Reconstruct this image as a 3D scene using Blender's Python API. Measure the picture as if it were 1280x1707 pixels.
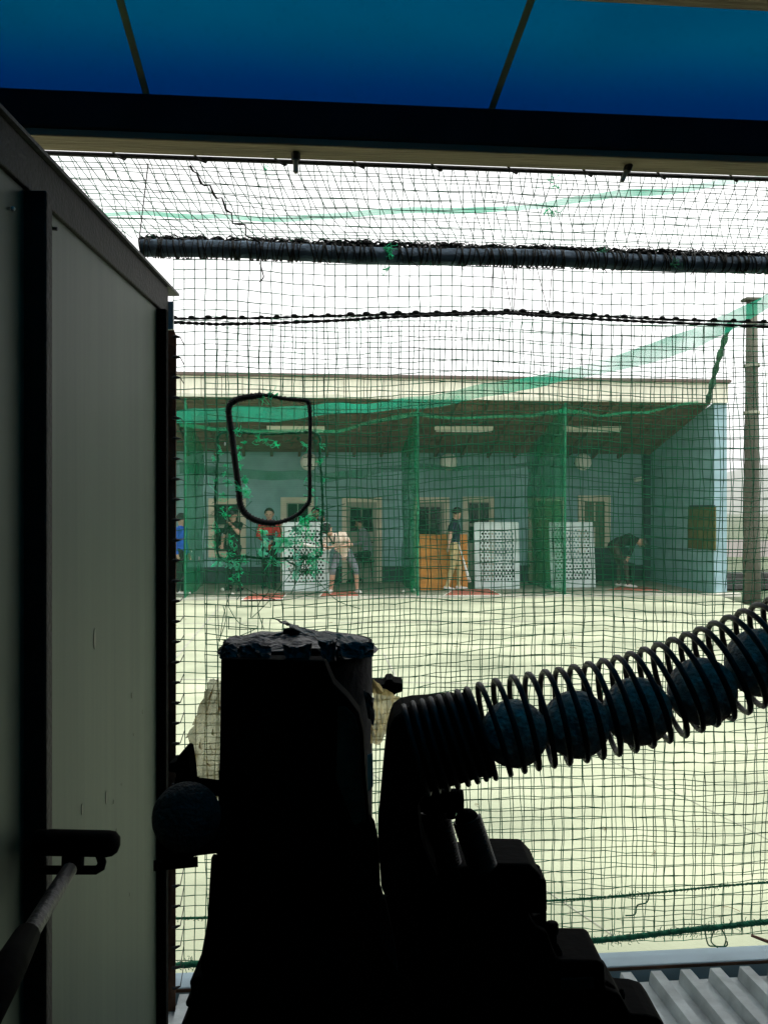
import bpy, bmesh, math, random
import numpy as np
from mathutils import Vector, Matrix, noise

for o in list(bpy.data.objects):
    bpy.data.objects.remove(o)
S = bpy.context.scene
COL = S.collection
R = math.radians
rng = random.Random(7)

# ------------------------------------------------------------------ camera
CAMZ = 1.64
BETA = R(5.4)
F = 1500.0                      # focal length in photograph pixels (1280 wide)
cam_d = bpy.data.cameras.new("camera")
cam_d.sensor_fit = 'HORIZONTAL'
cam_d.sensor_width = 36.0
cam_d.lens = 36.0 * F / 1280.0
cam_d.clip_start = 0.05
cam_d.clip_end = 3000
cam = bpy.data.objects.new("camera", cam_d)
COL.objects.link(cam)
cam.location = (0, 0, CAMZ)
cam.rotation_euler = (R(90), 0, -BETA)
S.camera = cam
FWD = Vector((math.sin(BETA), math.cos(BETA), 0))
RGT = Vector((math.cos(BETA), -math.sin(BETA), 0))
UP = Vector((0, 0, 1))

# ------------------------------------------------------------------ world, sun, exposure
SUN_EL, SUN_AZ = R(66), R(115)         # high, to the right, behind thin cloud
w = bpy.data.worlds.new("World")
S.world = w
w.use_nodes = True
nt = w.node_tree
nt.nodes.clear()
sky = nt.nodes.new('ShaderNodeTexSky')
sky.sky_type = 'NISHITA'
sky.sun_disc = False
sky.sun_elevation = SUN_EL
sky.sun_rotation = SUN_AZ
sky.air_density = 1.0
sky.dust_density = 2.0
sky.ozone_density = 1.0
hs = nt.nodes.new('ShaderNodeHueSaturation')
hs.inputs['Saturation'].default_value = 0.0
bg = nt.nodes.new('ShaderNodeBackground')
bg.inputs['Strength'].default_value = 0.15
wo = nt.nodes.new('ShaderNodeOutputWorld')
nt.links.new(sky.outputs[0], hs.inputs['Color'])
nt.links.new(hs.outputs[0], bg.inputs['Color'])
nt.links.new(bg.outputs[0], wo.inputs['Surface'])
sl = bpy.data.lights.new("sun", 'SUN')
sl.energy = 1.2
sl.angle = R(25)
sl.color = (1.0, 0.97, 0.90)
sun = bpy.data.objects.new("sun", sl)
COL.objects.link(sun)
sd = Vector((math.sin(SUN_AZ) * math.cos(SUN_EL), math.cos(SUN_AZ) * math.cos(SUN_EL), math.sin(SUN_EL)))
sun.rotation_euler = sd.to_track_quat('Z', 'Y').to_euler()
sun.location = (0, 10, 30)
S.view_settings.view_transform = 'Standard'
S.view_settings.look = 'None'
S.view_settings.gamma = 1.0
S.view_settings.exposure = 1.44
S.view_settings.use_curve_mapping = False
S.render.engine = 'CYCLES'
S.cycles.use_denoising = True
S.cycles.max_bounces = 10
S.cycles.transparent_max_bounces = 24
S.cycles.sample_clamp_indirect = 8

# ------------------------------------------------------------------ placing helpers
def P(px, py, d):
    "world point seen at photograph pixel (px,py) at depth d"
    return Vector((0, 0, CAMZ)) + d * (FWD + RGT * ((px - 640) / F) + UP * ((853.5 - py) / F))

def PY(px, py, ys):
    "same, on the vertical plane y = ys"
    t = (px - 640) / F
    return P(px, py, ys / (math.cos(BETA) - math.sin(BETA) * t))

def PG(px, py, z=0.0):
    "same, on the level z"
    return P(px, py, (CAMZ - z) * F / (py - 853.5))

def depth_of(p):
    return (Vector(p) - Vector((0, 0, CAMZ))).dot(FWD)

# ------------------------------------------------------------------ mesh helpers
class MB:
    def __init__(s):
        s.v = []; s.f = []; s.m = []; s.cur = 0
    def add(s, vs, fs):
        n = len(s.v)
        s.v.extend([tuple(v) for v in vs])
        for f in fs:
            s.f.append(tuple(i + n for i in f)); s.m.append(s.cur)
    def box(s, a, b):
        x0, x1 = sorted((a[0], b[0])); y0, y1 = sorted((a[1], b[1])); z0, z1 = sorted((a[2], b[2]))
        s.add([(x0,y0,z0),(x1,y0,z0),(x1,y1,z0),(x0,y1,z0),(x0,y0,z1),(x1,y0,z1),(x1,y1,z1),(x0,y1,z1)],
              [(0,3,2,1),(4,5,6,7),(0,1,5,4),(1,2,6,5),(2,3,7,6),(3,0,4,7)])
        return s
    def obox(s, c, ax, ay, az):
        "box from its centre and three half-axis vectors"
        c = Vector(c); ax = Vector(ax); ay = Vector(ay); az = Vector(az)
        vs = [c + i*ax + j*ay + k*az for k in (-1,1) for j in (-1,1) for i in (-1,1)]
        s.add(vs, [(0,2,3,1),(4,5,7,6),(0,1,5,4),(1,3,7,5),(3,2,6,7),(2,0,4,6)])
        return s
    def quad(s, a, b, c, d):
        s.add([a,b,c,d], [(0,1,2,3)]); return s
    def tube(s, pts, r, n=6, cap=True, twist=0.0):
        pts = [Vector(p) for p in pts]
        rs = r if isinstance(r, (list, tuple)) else [r]*len(pts)
        ring = []
        prev = None
        for i, p in enumerate(pts):
            a = pts[max(i-1,0)]; b = pts[min(i+1,len(pts)-1)]
            t = (b-a)
            if t.length < 1e-9: t = Vector((0,0,1))
            t.normalize()
            if prev is None:
                q = Vector((0,0,1)) if abs(t.z) < .9 else Vector((1,0,0))
                nn = (q - t*q.dot(t)).normalized()
            else:
                nn = prev - t*prev.dot(t)
                nn = nn.normalized() if nn.length > 1e-6 else Vector((1,0,0))
            prev = nn
            bb = t.cross(nn)
            ring.append([p + rs[i]*(math.cos(2*math.pi*k/n+twist*i)*nn + math.sin(2*math.pi*k/n+twist*i)*bb) for k in range(n)])
        vs = [v for rr in ring for v in rr]
        fs = []
        for i in range(len(pts)-1):
            for k in range(n):
                k2 = (k+1) % n
                fs.append((i*n+k, i*n+k2, (i+1)*n+k2, (i+1)*n+k))
        if cap:
            fs.append(tuple(range(n-1,-1,-1)))
            fs.append(tuple(len(vs)-n+k for k in range(n)))
        s.add(vs, fs)
        return s
    def sphere(s, c, r, nu=12, nv=8, sc=(1,1,1), fn=None):
        c = Vector(c)
        vs = [c + Vector((0,0,-r*sc[2]))]
        for j in range(1, nv):
            ph = -math.pi/2 + math.pi*j/nv
            for i in range(nu):
                th = 2*math.pi*i/nu
                d = Vector((math.cos(ph)*math.cos(th), math.cos(ph)*math.sin(th), math.sin(ph)))
                rr = r*(fn(d) if fn else 1)
                vs.append(c + Vector((d.x*sc[0], d.y*sc[1], d.z*sc[2]))*rr)
        vs.append(c + Vector((0,0,r*sc[2])))
        fs = []
        for i in range(nu):
            fs.append((0, 1+(i+1)%nu, 1+i))
            for j in range(nv-2):
                a = 1+j*nu
                fs.append((a+i, a+(i+1)%nu, a+nu+(i+1)%nu, a+nu+i))
            a = 1+(nv-2)*nu
            fs.append((a+i, a+(i+1)%nu, len(vs)-1))
        s.add(vs, fs)
        return s
    def lathe(s, c, prof, n=24, axis=None, cap=True):
        "profile [(radius, height)] round a vertical axis at c (or round `axis`)"
        c = Vector(c)
        az = Vector(axis).normalized() if axis is not None else Vector((0,0,1))
        q = Vector((1,0,0)) if abs(az.x) < .9 else Vector((0,1,0))
        ax = (q - az*q.dot(az)).normalized(); ay = az.cross(ax)
        vs = [c + az*h + r*(math.cos(2*math.pi*k/n)*ax + math.sin(2*math.pi*k/n)*ay) for r, h in prof for k in range(n)]
        fs = [(i*n+k, i*n+(k+1)%n, (i+1)*n+(k+1)%n, (i+1)*n+k) for i in range(len(prof)-1) for k in range(n)]
        if cap:
            fs.append(tuple(range(n-1,-1,-1))); fs.append(tuple((len(prof)-1)*n+k for k in range(n)))
        s.add(vs, fs)
        return s
    def prism(s, pts, ext):
        "closed outline extruded by the vector ext"
        pts = [Vector(p) for p in pts]; n = len(pts); ext = Vector(ext)
        vs = pts + [p+ext for p in pts]
        fs = [tuple(range(n)), tuple(range(2*n-1, n-1, -1))]
        fs += [(i, n+i, n+(i+1)%n, (i+1)%n) for i in range(n)]
        s.add(vs, fs)
        return s
    def build(s, name, mat, parent=None, smooth=False, bevel=0.0, seg=2, kind=None, loc=None):
        me = bpy.data.meshes.new(name)
        vs = s.v
        if loc is not None:
            L = Vector(loc); vs = [tuple(Vector(v)-L) for v in vs]
        me.from_pydata(vs, [], s.f)
        mats = mat if isinstance(mat, (list, tuple)) else [mat]
        for mm in mats: me.materials.append(mm)
        if len(mats) > 1:
            me.polygons.foreach_set('material_index', s.m)
        bm = bmesh.new(); bm.from_mesh(me)
        bmesh.ops.recalc_face_normals(bm, faces=bm.faces)
        if bevel > 0:
            ed = [e for e in bm.edges if len(e.link_faces) == 2 and e.calc_face_angle(0) > R(30)]
            bmesh.ops.bevel(bm, geom=ed, offset=bevel, segments=seg, affect='EDGES', profile=.5, clamp_overlap=True)
        bm.to_mesh(me); bm.free()
        if smooth:
            me.polygons.foreach_set('use_smooth', [True]*len(me.polygons))
        o = bpy.data.objects.new(name, me)
        COL.objects.link(o)
        if loc is not None: o.location = loc
        if parent is not None:
            o.parent = parent
            bpy.context.view_layer.update() if False else None
            o.matrix_parent_inverse = world_of(parent).inverted()
        if kind: o['kind'] = kind
        return o

def world_of(o):
    m = Matrix.LocRotScale(o.location, o.rotation_euler, o.scale)
    if o.parent is not None:
        m = world_of(o.parent) @ o.matrix_parent_inverse @ m
    return m

def tag(o, label, cat, group=None, kind=None):
    o['label'] = label; o['category'] = cat
    if group: o['group'] = group
    if kind: o['kind'] = kind
    return o

def empty(name, loc, label, cat, group=None):
    e = bpy.data.objects.new(name, None)
    COL.objects.link(e)
    e.location = loc
    e.empty_display_size = .1
    return tag(e, label, cat, group)

def copy_tree(o, parent=None):
    c = o.copy(); COL.objects.link(c)
    if parent is not None:
        c.parent = parent; c.matrix_parent_inverse = o.matrix_parent_inverse.copy()
    for ch in o.children: copy_tree(ch, c)
    return c

# ------------------------------------------------------------------ materials
def mat(name, col, rough=.7, var=.18, scale=6.0, bump=0.0, bscale=None, metal=0.0, stretch=(1,1,1), col2=None, spec=.5, trans=0.0, detail=5.0):
    m = bpy.data.materials.new(name); m.use_nodes = True
    t = m.node_tree; b = t.nodes['Principled BSDF']; L = t.links
    b.inputs['Roughness'].default_value = rough
    b.inputs['Metallic'].default_value = metal
    b.inputs['Specular IOR Level'].default_value = spec
    tc = t.nodes.new('ShaderNodeTexCoord'); mp = t.nodes.new('ShaderNodeMapping')
    mp.inputs['Scale'].default_value = stretch
    L.new(tc.outputs['Object'], mp.inputs['Vector'])
    n = t.nodes.new('ShaderNodeTexNoise'); n.inputs['Scale'].default_value = scale; n.inputs['Detail'].default_value = detail
    L.new(mp.outputs[0], n.inputs['Vector'])
    rp = t.nodes.new('ShaderNodeValToRGB')
    a = tuple(max(0, c*(1-var)) for c in col); c2 = col2 or tuple(min(1, c*(1+var)) for c in col)
    rp.color_ramp.elements[0].position = .32; rp.color_ramp.elements[0].color = (*a, 1)
    rp.color_ramp.elements[1].position = .68; rp.color_ramp.elements[1].color = (*c2, 1)
    L.new(n.outputs['Fac'], rp.inputs['Fac'])
    L.new(rp.outputs[0], b.inputs['Base Color'])
    if bump > 0:
        n2 = t.nodes.new('ShaderNodeTexNoise'); n2.inputs['Scale'].default_value = bscale or scale*4; n2.inputs['Detail'].default_value = 4
        L.new(mp.outputs[0], n2.inputs['Vector'])
        bp = t.nodes.new('ShaderNodeBump'); bp.inputs['Strength'].default_value = bump; bp.inputs['Distance'].default_value = .02
        L.new(n2.outputs['Fac'], bp.inputs['Height']); L.new(bp.outputs[0], b.inputs['Normal'])
    if trans > 0:
        out = t.nodes['Material Output']
        tr = t.nodes.new('ShaderNodeBsdfTranslucent'); mx = t.nodes.new('ShaderNodeMixShader')
        mx.inputs[0].default_value = trans
        L.new(rp.outputs[0], tr.inputs['Color'])
        L.new(b.outputs[0], mx.inputs[1]); L.new(tr.outputs[0], mx.inputs[2]); L.new(mx.outputs[0], out.inputs['Surface'])
    return m

def veil(name, col, cover, wave=0.0, wscale=60.0, trans=.5, patch=.35):
    "fine netting too far away to tell its cords apart: part cord, part hole"
    m = bpy.data.materials.new(name); m.use_nodes = True
    t = m.node_tree; L = t.links; t.nodes.clear()
    out = t.nodes.new('ShaderNodeOutputMaterial')
    df = t.nodes.new('ShaderNodeBsdfDiffuse'); df.inputs['Color'].default_value = (*col, 1)
    tl = t.nodes.new('ShaderNodeBsdfTranslucent'); tl.inputs['Color'].default_value = (*col, 1)
    m1 = t.nodes.new('ShaderNodeMixShader'); m1.inputs[0].default_value = trans
    L.new(df.outputs[0], m1.inputs[1]); L.new(tl.outputs[0], m1.inputs[2])
    tp = t.nodes.new('ShaderNodeBsdfTransparent')
    m2 = t.nodes.new('ShaderNodeMixShader')
    L.new(tp.outputs[0], m2.inputs[1]); L.new(m1.outputs[0], m2.inputs[2]); L.new(m2.outputs[0], out.inputs['Surface'])
    tc = t.nodes.new('ShaderNodeTexCoord')
    n = t.nodes.new('ShaderNodeTexNoise'); n.inputs['Scale'].default_value = 1.3; n.inputs['Detail'].default_value = 4
    L.new(tc.outputs['Object'], n.inputs['Vector'])
    mr = t.nodes.new('ShaderNodeMapRange')
    mr.inputs['From Min'].default_value = .3; mr.inputs['From Max'].default_value = .7
    mr.inputs['To Min'].default_value = cover*(1-patch); mr.inputs['To Max'].default_value = min(.97, cover*(1+patch))
    L.new(n.outputs['Fac'], mr.inputs['Value'])
    fac = mr.outputs[0]
    if wave > 0:
        wv = t.nodes.new('ShaderNodeTexWave'); wv.bands_direction = 'Z'; wv.inputs['Scale'].default_value = wscale; wv.inputs['Distortion'].default_value = 1.5
        wv.inputs['Detail'].default_value = 1
        L.new(tc.outputs['Object'], wv.inputs['Vector'])
        ma = t.nodes.new('ShaderNodeMath'); ma.operation = 'MULTIPLY_ADD'
        ma.inputs[1].default_value = wave; L.new(wv.outputs['Fac'], ma.inputs[0]); L.new(fac, ma.inputs[2])
        fac = ma.outputs[0]
    L.new(fac, m2.inputs[0])
    return m

M = {}
M['concrete'] = mat('pale_concrete', (.325,.368,.245), .85, .34, .8, .2, 30, col2=(.40,.435,.30))
M['joint'] = mat('joint_sealant', (.30,.31,.25), .9)
M['earth'] = mat('dark_earth', (.06,.085,.04), .95, .4, 2.0)
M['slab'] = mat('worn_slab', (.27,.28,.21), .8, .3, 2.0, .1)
M['kerb'] = mat('kerb_concrete', (.55,.55,.47), .8, .15, 3)
M['blue_wall'] = mat('blue_painted_block', (.26,.46,.47), .6, .12, 3.0, .1, 20)
M['blue_light'] = mat('pale_blue_paint', (.25,.40,.44), .6, .10, 3.0)
M['base'] = mat('dark_skirting_paint', (.035,.06,.065), .6, .2)
M['cream'] = mat('cream_frame_paint', (.78,.70,.53), .5, .10, 4)
M['fascia'] = mat('cream_fascia', (.82,.80,.66), .55, .12, 2.0, stretch=(6,1,1))
M['roofcap'] = mat('brown_roof_cap', (.10,.075,.06), .6)
M['brown'] = mat('brown_ceiling_board', (.20,.12,.075), .7, .35, 2.5, stretch=(1,4,1))
M['glass'] = mat('dark_pane', (.008,.012,.012), .12, .3, 3)
M['greenglass'] = mat('green_frosted_pane', (.13,.19,.10), .3, .2, 3)
M['greendoor'] = mat('green_door_paint', (.16,.20,.06), .5, .15, 3)
M['leaf'] = mat('grey_door_leaf', (.34,.36,.28), .5, .1, 3)
M['screen'] = mat('perforated_white_paint', (.74,.86,.85), .4, .16, 2.2)
M['orange'] = mat('orange_plywood', (.66,.26,.04), .6, .18, 3.0, stretch=(1,1,5))
M['redmat'] = mat('brick_red_mat', (.36,.10,.065), .8, .25, 5)
M['plate'] = mat('white_line', (.72,.72,.64), .7, .08)
M['lamp'] = mat('white_lamp_enamel', (.78,.75,.60), .4, .05)
M['discw'] = mat('off_white_disc', (.86,.86,.76), .35, .08)
M['board'] = mat('olive_notice_board', (.10,.11,.03), .7, .2)
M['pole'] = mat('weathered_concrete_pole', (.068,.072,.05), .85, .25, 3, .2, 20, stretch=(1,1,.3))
M['farwall'] = mat('grey_pink_sheet_wall', (.38,.35,.33), .7, .08, 1.0)
M['hill'] = mat('wooded_hill', (.07,.10,.06), .95, .3, .05)
M['darkstack'] = mat('dark_timber', (.03,.035,.03), .8, .3)
M['veil'] = veil('fine_green_netting', (.003,.095,.045), .22, .06, 9.0, .35)
M['veil_div'] = veil('hanging_green_netting', (.008,.28,.11), .64, .0, trans=.5, patch=.3)
M['veil_strip'] = veil('bunched_green_netting', (.02,.33,.20), .56, .12, 14.0, trans=.45, patch=.45)
M['scrap'] = veil('mint_net_scrap', (.16,.72,.50), .62, .0, trans=.6, patch=.5)
M['scrap'].node_tree.nodes['Noise Texture'].inputs['Scale'].default_value = 60
M['veil_hem'] = veil('net_hem_mesh', (.010,.25,.11), .45, .0, trans=.5, patch=.5)
M['veil_pale'] = veil('thin_green_netting', (.03,.34,.19), .50, .0, trans=.45, patch=.3)
M['cord'] = mat('green_net_cord', (.012,.20,.092), .75, .35, 20)
M['rope_black'] = mat('black_rope', (.006,.008,.008), .8, .4, 60)
M['rope_green'] = mat('dark_green_rope', (.012,.19,.095), .8, .4, 60)
M['fray'] = mat('frayed_green_fibre', (.14,.86,.56), .6, .25, 40, trans=.7)
M['pipe'] = mat('galvanised_pipe', (.11,.155,.21), .8, .35, 14, .3, 60, spec=.2)
M['wood'] = mat('weathered_beam_wood', (.26,.20,.125), .85, .35, 5, .3, 40, stretch=(.3,3,3))
M['steel'] = mat('dark_steel', (.014,.014,.014), .55, .4, 12, .15, 80)
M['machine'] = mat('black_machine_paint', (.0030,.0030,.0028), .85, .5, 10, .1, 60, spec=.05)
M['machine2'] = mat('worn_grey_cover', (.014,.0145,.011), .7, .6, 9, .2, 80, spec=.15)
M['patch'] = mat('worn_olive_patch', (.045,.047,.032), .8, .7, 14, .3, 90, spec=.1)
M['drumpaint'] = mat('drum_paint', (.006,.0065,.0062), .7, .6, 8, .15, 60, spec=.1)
M['rust'] = mat('rusty_angle', (.10,.045,.022), .85, .5, 14, .3, 60)
M['brownframe'] = mat('brown_frame_steel', (.015,.011,.008), .7, .4, 30, .2, 120)
M['spring'] = mat('dark_spring_steel', (.010,.011,.010), .5, .3, 15, spec=.4)
M['ball'] = mat('grey_rubber_ball', (.86,.64,.54), .8, .45, 60, 1.0, 150)
M['ball_white'] = mat('white_ball', (.75,.73,.66), .6, .05)
M['whitepaint'] = mat('white_deck_paint', (.40,.445,.445), .55, .30, 9, .2, 40)
M['sill'] = mat('pale_blue_sill', (.30,.42,.49), .5, .10, 5)
M['plastic'] = veil('yellowed_plastic_wrap', (.86,.68,.32), .82, .0, trans=.88, patch=.22)
M['plastic'].node_tree.nodes['Noise Texture'].inputs['Scale'].default_value = 22
M['pale_wrap'] = mat('pale_torn_wrap', (.20,.175,.135), .6, .5, 25, .5, 60)
M['lid'] = mat('torn_grey_lid_wrap', (.035,.033,.033), .45, .8, 16, .5, 50)
M['label'] = mat('pale_label', (.5,.48,.40), .6, .1)
M['whitebit'] = mat('white_plastic_bit', (.7,.7,.66), .5, .05)
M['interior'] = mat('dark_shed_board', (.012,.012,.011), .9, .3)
M['floor'] = mat('dark_shed_floor', (.015,.015,.013), .9, .3)

def panel_mat():
    m = mat('green_grey_sheet', (.074,.108,.071), .55, .10, 1.5, .04, 6)
    t = m.node_tree; L = t.links; b = t.nodes['Principled BSDF']
    tc = t.nodes.new('ShaderNodeTexCoord'); mp = t.nodes.new('ShaderNodeMapping'); mp.inputs['Scale'].default_value = (17,17,.45)
    L.new(tc.outputs['Object'], mp.inputs['Vector'])
    n = t.nodes.new('ShaderNodeTexNoise'); n.inputs['Scale'].default_value = 1.6; n.inputs['Detail'].default_value = 6
    L.new(mp.outputs[0], n.inputs['Vector'])
    rp = t.nodes.new('ShaderNodeValToRGB'); rp.color_ramp.elements[0].position = .28; rp.color_ramp.elements[0].color = (.66,.70,.66,1)
    rp.color_ramp.elements[1].position = .66; rp.color_ramp.elements[1].color = (1.1,1.08,1.0,1)
    L.new(n.outputs['Fac'], rp.inputs['Fac'])
    mx = t.nodes.new('ShaderNodeMix'); mx.data_type = 'RGBA'; mx.blend_type = 'MULTIPLY'; mx.inputs[0].default_value = .8
    src = b.inputs['Base Color'].links[0].from_socket
    L.new(src, mx.inputs[6]); L.new(rp.outputs[0], mx.inputs[7]); L.new(mx.outputs[2], b.inputs['Base Color'])
    return m
M['panel'] = panel_mat()
M['drip'] = mat('pale_drip', (.17,.18,.13), .6)

def roof_mat():
    m = bpy.data.materials.new('blue_translucent_roof'); m.use_nodes = True
    t = m.node_tree; L = t.links; t.nodes.clear()
    out = t.nodes.new('ShaderNodeOutputMaterial')
    tl = t.nodes.new('ShaderNodeBsdfTranslucent'); df = t.nodes.new('ShaderNodeBsdfDiffuse')
    df.inputs['Color'].default_value = (.0,.03,.08,1)
    tc = t.nodes.new('ShaderNodeTexCoord'); n = t.nodes.new('ShaderNodeTexNoise'); n.inputs['Scale'].default_value = 2.0; n.inputs['Detail'].default_value = 6
    L.new(tc.outputs['Object'], n.inputs['Vector'])
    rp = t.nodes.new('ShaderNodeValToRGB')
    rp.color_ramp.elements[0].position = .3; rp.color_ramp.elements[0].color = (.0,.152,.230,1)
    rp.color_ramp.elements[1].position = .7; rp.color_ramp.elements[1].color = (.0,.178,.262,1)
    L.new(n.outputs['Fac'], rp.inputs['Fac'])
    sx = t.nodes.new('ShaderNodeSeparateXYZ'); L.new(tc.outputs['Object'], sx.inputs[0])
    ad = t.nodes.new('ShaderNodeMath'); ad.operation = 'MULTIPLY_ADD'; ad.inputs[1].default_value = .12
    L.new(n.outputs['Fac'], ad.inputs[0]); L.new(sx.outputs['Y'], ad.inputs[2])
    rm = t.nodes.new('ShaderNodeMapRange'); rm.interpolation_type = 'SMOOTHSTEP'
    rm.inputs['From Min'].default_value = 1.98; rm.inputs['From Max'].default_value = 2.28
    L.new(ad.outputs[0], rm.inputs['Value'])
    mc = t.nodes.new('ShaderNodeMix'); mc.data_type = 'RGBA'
    mc.inputs[7].default_value = (.0,.098,.228,1)  # deeper blue painted into the sheet towards the eave, on top of real shading
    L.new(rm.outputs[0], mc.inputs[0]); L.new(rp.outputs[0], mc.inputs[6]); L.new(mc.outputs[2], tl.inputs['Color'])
    mx = t.nodes.new('ShaderNodeMixShader'); mx.inputs[0].default_value = .1
    L.new(tl.outputs[0], mx.inputs[1]); L.new(df.outputs[0], mx.inputs[2]); L.new(mx.outputs[0], out.inputs['Surface'])
    return m
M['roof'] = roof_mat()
M['lap'] = mat('olive_joint_tape', (.30,.32,.18), .8, .15, 12, trans=.85)

# ================================================================== SETTING
g = MB()
n = 24
g.quad((-900,-300,-.03),(1500,-300,-.03),(1500,2000,-.03),(-900,2000,-.03))
tag(g.build('ground', M['earth']), 'dark grassy earth around the concrete field', 'ground', kind='structure')

# concrete field: its right edge runs from the building's corner towards the camera
ce = PG(1194, 991.5); cn = PG(1275, 1019)
sl_ = (cn.x-ce.x)/(cn.y-ce.y)
f = MB()
xr = lambda y: ce.x + sl_*(y-ce.y)
y0, y1 = 2.62, 17.02
cols = [-16,-12,-8,-4,0,4]
f.add([(-16,y0,0),(xr(y0),y0,0),(xr(y1),y1,0),(-16,y1,0),(-16,y0,-.3),(xr(y0),y0,-.3),(xr(y1),y1,-.3),(-16,y1,-.3)],
      [(0,1,2,3),(0,4,5,1),(1,5,6,2),(2,6,7,3),(3,7,4,0)])
field = tag(f.build('concrete_field', M['concrete']), 'pale sunlit concrete floor between net and batting booths', 'field', kind='structure')
def gstrip(p, q, wd, name='joint_line', z=.004, m='joint'):
    a = PG(*p); b = PG(*q); a.z = b.z = z
    d = (b-a).normalized(); s = Vector((-d.y, d.x, 0))*wd/2
    return MB().quad(a-s, b-s, b+s, a+s).build(name, M[m], field)
gstrip((560,1250),(1035,1570), .006)
gstrip((880,1200),(1290,1405), .006)
gstrip((294,1096),(366,1012), .03)
gstrip((640,1090),(670,1150), .02)
gstrip((300,1133),(1270,1146), .03)
gstrip((300,1040),(1200,1034), .05)

lr_ = random.Random(21); lt_ = MB()
for q in range(140):
    y_ = lr_.uniform(3.2,14); x_ = lr_.uniform(-2.5,6); c = Vector((x_,y_,.006)); a = lr_.uniform(0,6.28); l_ = lr_.uniform(.02,.09)
    d = Vector((math.cos(a),math.sin(a),0)); e_ = Vector((-d.y,d.x,0))*lr_.uniform(-.4,.4)
    lt_.tube([c, c+d*l_*.35+e_*l_+Vector((0,0,.006)), c+d*l_*.7+e_*l_*1.2+Vector((0,0,.003)), c+d*l_], lr_.uniform(.0012,.003), 4)
tag(lt_.build('litter', mat('dry_brown_litter', (.20,.15,.07), .9)), 'dry leaf stalks and twigs scattered on the concrete', 'litter', kind='stuff')
# ================================================================== BATTING BOOTH BUILDING
YF = 17.05                       # front edge of its floor
YB = YF + 3.45                   # back wall
XR = PY(1190, 990, YF).x         # inner face of the end wall
XR2 = PY(1211, 990, YF).x
XL = -9.0
ZF0 = PY(640, 665, YF).z; ZF1 = PY(640, 629, YF).z
ZB = PY(640, 762, YB).z
b = empty('booth_building', (0, YF, 0), 'long blue batting booth building with cream fascia across the field', 'building')
MB().box((XL,YF,-.1),(XR,YB,.03)).build('floor_slab', M['slab'], b)
MB().box((XL,YF-.10,-.1),(XR2+.25,YF-.002,.045)).build('kerb', M['kerb'], b, bevel=.008)
MB().box((XL,YB,.03),(XR2,YB+.2,ZB+.9)).build('back_wall', M['blue_wall'], b)
MB().box((XL,YB-.03,.03),(XR-.002,YB-.002,.40)).build('skirting', M['base'], b)
ew = MB().prism([(XR,YF+.02,.0),(XR,YB-.002,.0),(XR,YB-.002,ZB+.25),(XR,YF+.02,ZF0-.002)], (XR2-XR,0,0)).build('end_wall', M['blue_wall'], b)
MB().box((XR,YF-.01,0),(XR2,YF+.018,ZF0-.004)).build('end_wall_face', M['blue_light'], b)
# ceiling (boards sloping down to the back) and rafters
nb = 14
for i in range(nb):
    ya = YF+.1 + (YB-YF-.1)*i/nb; yb = YF+.1 + (YB-YF-.1)*(i+1)/nb - .02
    za = ZF0 + (ZB-ZF0)*(ya-YF)/(YB-YF)+.10; zb = ZF0 + (ZB-ZF0)*(yb-YF)/(YB-YF)+.10
    MB().prism([(XL,ya,za),(XL,yb,zb),(XL,yb,zb+.02),(XL,ya,za+.02)], (XR-XL-.01,0,0)).build('ceiling_board', M['brown'], b)
x = XL+.3
while x < XR-.1:
    MB().prism([(x,YF+.06,ZF0-.02),(x,YB-.01,ZB),(x,YB-.01,ZB+.095),(x,YF+.06,ZF0+.085)], (.06,0,0)).build('rafter', M['brown'], b)
    x += .62
roof = MB().prism([(XL,YF-.05,ZF1+.0),(XL,YB+.5,ZB+1.0),(XL,YB+.5,ZB+1.1),(XL,YF-.05,ZF1+.05)], (XR2-XL+.05,0,0)).build('roof', M['roofcap'], b)
nf = 46
for i in range(nf):
    xa = XL + (XR2+.02-XL)*i/nf; xb = XL + (XR2+.02-XL)*(i+1)/nf - .012
    MB().box((xa,YF-.06,ZF0),(xb,YF+.05,ZF1-.025)).build('fascia_panel', M['fascia'], b)
MB().box((XL,YF+.051,ZF0+.01),(XR2,YF+.07,ZF1-.03)).build('fascia_backing', M['kerb'], b)
MB().box((XL,YF-.14,ZF1-.022),(PY(1214,632,YF).x,YF+.06,ZF1+.03)).build('roof_edge', M['roofcap'], b, bevel=.006)

def wx(px, y=YB): return PY(px, 900, y).x
def wz(py, y=YB, px=640): return PY(px, py, y).z

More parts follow.
